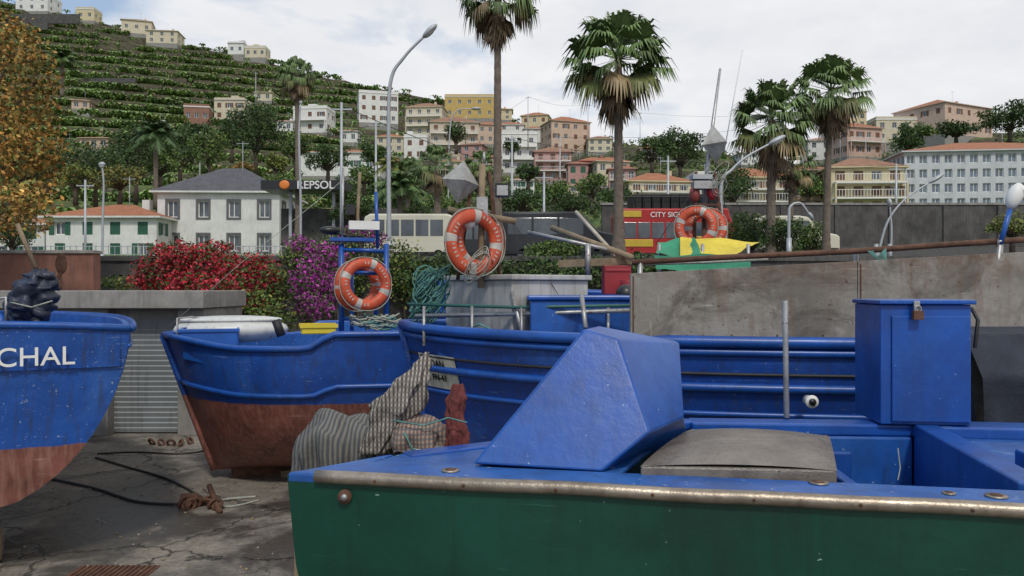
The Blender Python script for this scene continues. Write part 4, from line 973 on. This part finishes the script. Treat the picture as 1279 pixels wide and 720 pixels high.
b.box((cxx,4.22,(zz0+zz1)/2),(w,.4,zz1-zz0),m_blue,rz)
b.box((cxx,4.21,zz1+.013),(w+.03,.43,.022),m_blue,rz)
b.box((cxx-.0,4.012,(zz0+zz1)/2-.02),(w-.06,.012,zz1-zz0-.07),m_blue,rz)
b.build('locker',R,.008,3)
b=MB(); lc=W(1147,394,3.98); b.box(lc,(.05,.025,.045),m_rust); b.torus(lc+V((0,0,.03)),.016,.004,(0,1,0),m_galv,16,6); b.box(lc+V((0,.012,.045)),(.03,.01,.05),m_galv)
b.tube([W(1214,385,4.1),W(1222,400,4.05),W(1218,435,4.05)],.01,m_dark,8)
b.tube([W(983,522,4.25),W(981,376,4.25)],.015,m_galv,10); b.tube([W(1122,560,3.95),W(1125,585,3.9),W(1122,600,3.8)],.003,m_rope,5)
b.build('padlock_and_post',R,.003)
b=MB(); R5=root('draped_tarp',(0,0,0))
vs=[];NU,NV=80,24
for j in range(NV+1):
    v=j/NV
    for i in range(NU+1):
        t=i/NU; x=2.66+t*.9; fold=.055*math.sin(t*15+1.2*math.sin(v*3))*v+.06*noise.noise(V((t*7,v*2,1)))*v
        z=1.93-v*(.72+.05*math.sin(t*8))+.02*math.sin(t*9)*(v>0); y=4.75-.05-fold-(.16*min(1,v*3)); 
        vs.append((x,y,z))
b.add(vs,[(j*(NU+1)+i,j*(NU+1)+i+1,(j+1)*(NU+1)+i+1,(j+1)*(NU+1)+i) for j in range(NV) for i in range(NU)],m_tarpg,True)
b.add([(2.66,4.7,1.93),(3.56,4.7,1.93),(3.56,5.2,1.95),(2.66,5.2,1.95)],[(0,1,2,3)],m_tarpg)
b.add([(2.66,4.7,1.93),(2.66,5.2,1.95),(2.68,5.2,1.23),(2.66,4.54,1.23)],[(0,1,2,3)],m_tarpg)
b.box((3.12,5.0,.95),(.8,.35,1.9),m_galv)
b.build('tarp',R5)
# ---------------------------------------------------------------- covered gear in front
def stripemat(name,c1,c2,sc_,dirs='X',plaid=False,c3=None):
    m,nt,b,co=base(name)
    w=_n(nt,'ShaderNodeTexWave',bands_direction=dirs); w.inputs['Scale'].default_value=sc_; w.inputs['Distortion'].default_value=2.2; w.inputs['Detail'].default_value=1; w.inputs['Detail Scale'].default_value=.5; nt.links.new(co,w.inputs[0])
    f=ramp(nt,w.outputs[1],.4,.6); c=mixc(nt,f,c1,c2)
    if plaid:
        w2=_n(nt,'ShaderNodeTexWave',bands_direction='Z'); w2.inputs['Scale'].default_value=sc_*.8; w2.inputs['Distortion'].default_value=1.6; nt.links.new(co,w2.inputs[0])
        c=mixc(nt,_scale(nt,ramp(nt,w2.outputs[1],.5,.6),.6),c,c3)
    c=mixc(nt,_scale(nt,nz(nt,co,9,4),.5),c,(.09,.08,.07)); nt.links.new(c,b.inputs['Base Color']); b.inputs['Roughness'].default_value=.9; bump(nt,b,nz(nt,co,30,5),.5,.01); return m
m_st1=stripemat('striped_cloth_dark',(.17,.16,.14),(.05,.06,.07),15); m_st2=stripemat('checked_cloth',(.42,.38,.32),(.05,.045,.045),17,'X',True,(.14,.12,.11)); m_st3=stripemat('plaid_cloth_red',(.33,.28,.22),(.20,.09,.07),18,'X',True,(.06,.08,.10))
m_redc=mat('red_cloth',(.19,.045,.038),.9,.5,10,.5,bd=.015)
R=root('covered_gear',(0,0,0)); b=MB()
def drape(b,c,r,m,seed=0,folds=9,amp=.10,N=110,K=30):
    vs=[];c=V(c)
    for i in range(K+1):
        t=i/K
        for j in range(N):
            a=2*math.pi*j/N; rad=math.sin(min(t*math.pi*.5*1.25,math.pi/2))
            k=1+amp*t*t*math.sin(folds*a+seed)+amp*.6*t*math.sin(folds*1.7*a+seed*2)+.3*noise.noise(V((math.cos(a)*1.5+seed,math.sin(a)*1.5,t*2)))+.08*noise.noise(V((math.cos(a)*6+seed,math.sin(a)*6,t*5)))
            z=(1-t**1.8)
            q=V((math.cos(a)*rad*k*r[0],math.sin(a)*rad*k*r[1],z*r[2]+.3*r[2]*noise.noise(V((math.cos(a)*2.4*t+seed,math.sin(a)*2.4*t,3))))); vs.append(c+q)
    b.add(vs,[(i*N+j,(i+1)*N+j,(i+1)*N+(j+1)%N,i*N+(j+1)%N) for i in range(K) for j in range(N)],m,True)
drape(b,W(425,594,3.95),(.20,.25,.31),m_st1,1.,8,.09)
drape(b,W(470,594,4.1),(.17,.2,.29),m_tarpg,5.,8,.10)
drape(b,W(520,560,3.75),(.15,.14,.15),m_st3,3.,7,.10)
b.tube([W(528,582,3.7),W(528,556,3.7)],.10,m_galv,28)
b.box((-.62,3.95,.62),(.8,.4,1.24),m_wood)
b.build('draped_covers',R)
b=MB()
bundle(b,[W(534,440,3.78),W(526,458,3.76),W(511,480,3.72),W(495,505,3.72),W(484,532,3.72),W(466,566,3.72)],[.008,.035,.075,.105,.08,.065],m_st2,5,.20,1,tw=.02,flat=.5)
b.build('folded_sunshade',R)
b=MB()
bundle(b,[W(572,480,3.7),W(571,500,3.7),W(569,520,3.7),W(573,545,3.7),W(570,580,3.7)],[.02,.044,.036,.052,.042],m_redc,4,.14,2)
b.tube([W(571,490,3.7),W(571,600,3.7)],.016,m_galv,8)
b.tube([W(490,525,3.62),W(530,532,3.6),W(560,522,3.62),W(584,528,3.62)],.004,m_ropeT,5)
b.tube([W(505,540,3.6),W(515,560,3.6),W(545,578,3.6)],.004,m_ropeT,5)
b.build('red_cloth_bundle',R)
# ---------------------------------------------------------------- ground clutter
def gp(u,v): d=CAMZ*F/(v-360); return V(((u-640)/F*d,d,0))
b=MB()
def gcable(pl,r,m):
    P=[gp(*p)+V((0,0,r)) for p in pl]; sm=[]; k=len(P)
    for i in range(k-1):
        p0=P[max(i-1,0)];p1=P[i];p2=P[i+1];p3=P[min(i+2,k-1)]
        for j in range(8):
            t=j/8; sm.append(.5*((2*p1)+(-p0+p2)*t+(2*p0-5*p1+4*p2-p3)*t*t+(-p0+3*p1-3*p2+p3)*t*t*t))
    sm.append(P[-1]); b.tube(sm,r,m,6)
gcable([(120,573),(160,585),(210,600),(250,622),(262,630)],.014,m_dark)
gcable([(65,600),(120,612),(170,628),(222,632)],.014,m_dark)
gcable([(122,568),(170,566),(230,568),(275,560)],.012,m_dark)
gcable([(262,630),(285,625),(320,622)],.012,m_rope); gcable([(265,632),(290,634),(325,626)],.01,m_rope)
b.build('cables')
b=MB(); rr=random.Random(3)
for i in range(9):
    p=gp(228+i*5.5,634+3*math.sin(i)); ax=V((rr.uniform(-1,1),rr.uniform(-1,1),rr.uniform(-.3,1))); b.torus(p+V((0,0,.05)),.05,.016,ax,m_rust,18,8)
b.box(gp(236,630)+V((0,0,.05)),(.16,.12,.1),m_rust,Matrix.Rotation(.4,3,'Z')); b.tube([gp(262,622)+V((0,0,.12)),gp(275,642)+V((0,0,.02))],.03,m_rust,8)
b.build('iron_chain',None)
b=MB()
for i in range(5): 
    p=gp(190+i*12,556+rr.uniform(-2,2)); b.torus(p+V((0,0,.04)),.05,.018,(rr.uniform(-1,1),rr.uniform(-1,1),.5),m_rust,16,8)
b.build('mooring_shackles')
b=MB(); p=gp(140,716)
b.box((p.x,p.y,.004),(.62,.30,.008),m_rust)
for i in range(14): b.box((p.x-.27+i*.042,p.y,.012),(.018,.26,.012),m_rust)
b.build('drain_grate')
cl=[]
for i in range(120):
    p=gp(rr.uniform(0,350),rr.uniform(560,715)); cl.append(p)
b=MB()
for p in cl: s=rr.uniform(.005,.018); b.ell(p+V((0,0,s*.4)),(s,s*.8,s*.6),m_conc if rr.random()<.5 else m_wood,6,4)
b.build('debris')
b=MB(); b.ell(W(77,330,13),(.1,.04,.17),m_rust); b.tube([W(77,345,13),W(77,366,13)],.015,m_rust,6); b.tube([W(77,340,13),W(68,358,13)],.03,m_rust,6); b.build('iron_hook')
R=root('white_lamp_post',W(1250,300,5.8)); b=MB(); o=V(R.location)
b.tube([W(1250,305,5.8)-o,W(1262,262,5.8)-o],.018,m_crate,8); b.ell(W(1268,245,5.8)-o,(.055,.05,.10),m_white,16,10,rot=Matrix.Rotation(.4,3,'Y')); b.ell(W(1280,238,5.8)-o,(.09,.05,.035),m_white); b.tube([V((0,0,0)),V((0,.25,-1.2))],.018,m_galv,8); b.build('lamp',R)
# ---------------------------------------------------------------- light
w=bpy.data.worlds.new('World'); sc.world=w; w.use_nodes=True; nt=w.node_tree; bg=nt.nodes['Background']
sky=_n(nt,'ShaderNodeTexSky',sky_type='NISHITA'); sky.sun_disc=False; EL=math.radians(50); sundir=V((.12,-.9,0)).normalized()
sky.sun_elevation=EL; sky.sun_rotation=math.atan2(sundir.x,sundir.y)
tc=_n(nt,'ShaderNodeTexCoord'); mp=_n(nt,'ShaderNodeMapping'); mp.inputs['Scale'].default_value=(1,1,2.4); mp.inputs['Location'].default_value=(.3,0,.1); nt.links.new(tc.outputs['Generated'],mp.inputs[0])
n1=nz(nt,mp.outputs[0],2.6,6,.55,dist=.3); n2=nz(nt,mp.outputs[0],4.5,5,.6)
sx=_n(nt,'ShaderNodeSeparateXYZ'); nt.links.new(tc.outputs['Generated'],sx.inputs[0])
ad=_n(nt,'ShaderNodeMath',operation='MULTIPLY_ADD'); nt.links.new(sx.outputs[0],ad.inputs[0]); ad.inputs[1].default_value=.38; nt.links.new(n1,ad.inputs[2])
f=ramp(nt,ad.outputs[0],.335,.47)
cc=mixc(nt,ramp(nt,n2,.35,.65),(7.6,7.8,8.25),(9.1,9.1,9.25))
sk=mixc(nt,.65,sky.outputs[0],(4.6,6.1,8.2))
nt.links.new(mixc(nt,f,sk,cc),bg.inputs[0]); bg.inputs[1].default_value=.1
l=bpy.data.lights.new('sun','SUN'); l.energy=1.9; l.angle=math.radians(7); l.color=(1,.95,.87); o=bpy.data.objects.new('sun',l); sc.collection.objects.link(o)
dvec=V((sundir.x*math.cos(EL),sundir.y*math.cos(EL),math.sin(EL))); o.rotation_euler=dvec.to_track_quat('Z','Y').to_euler()
cam=bpy.data.cameras.new('camera'); cam.lens=36*1000/1279; cam.sensor_width=36; cam.clip_end=3000; cam.clip_start=.05
co=bpy.data.objects.new('camera',cam); sc.collection.objects.link(co); co.location=(0,0,CAMZ); co.rotation_euler=(math.pi/2,0,0); sc.camera=co
sc.view_settings.view_transform='Standard'; sc.view_settings.look='None'; sc.view_settings.exposure=0
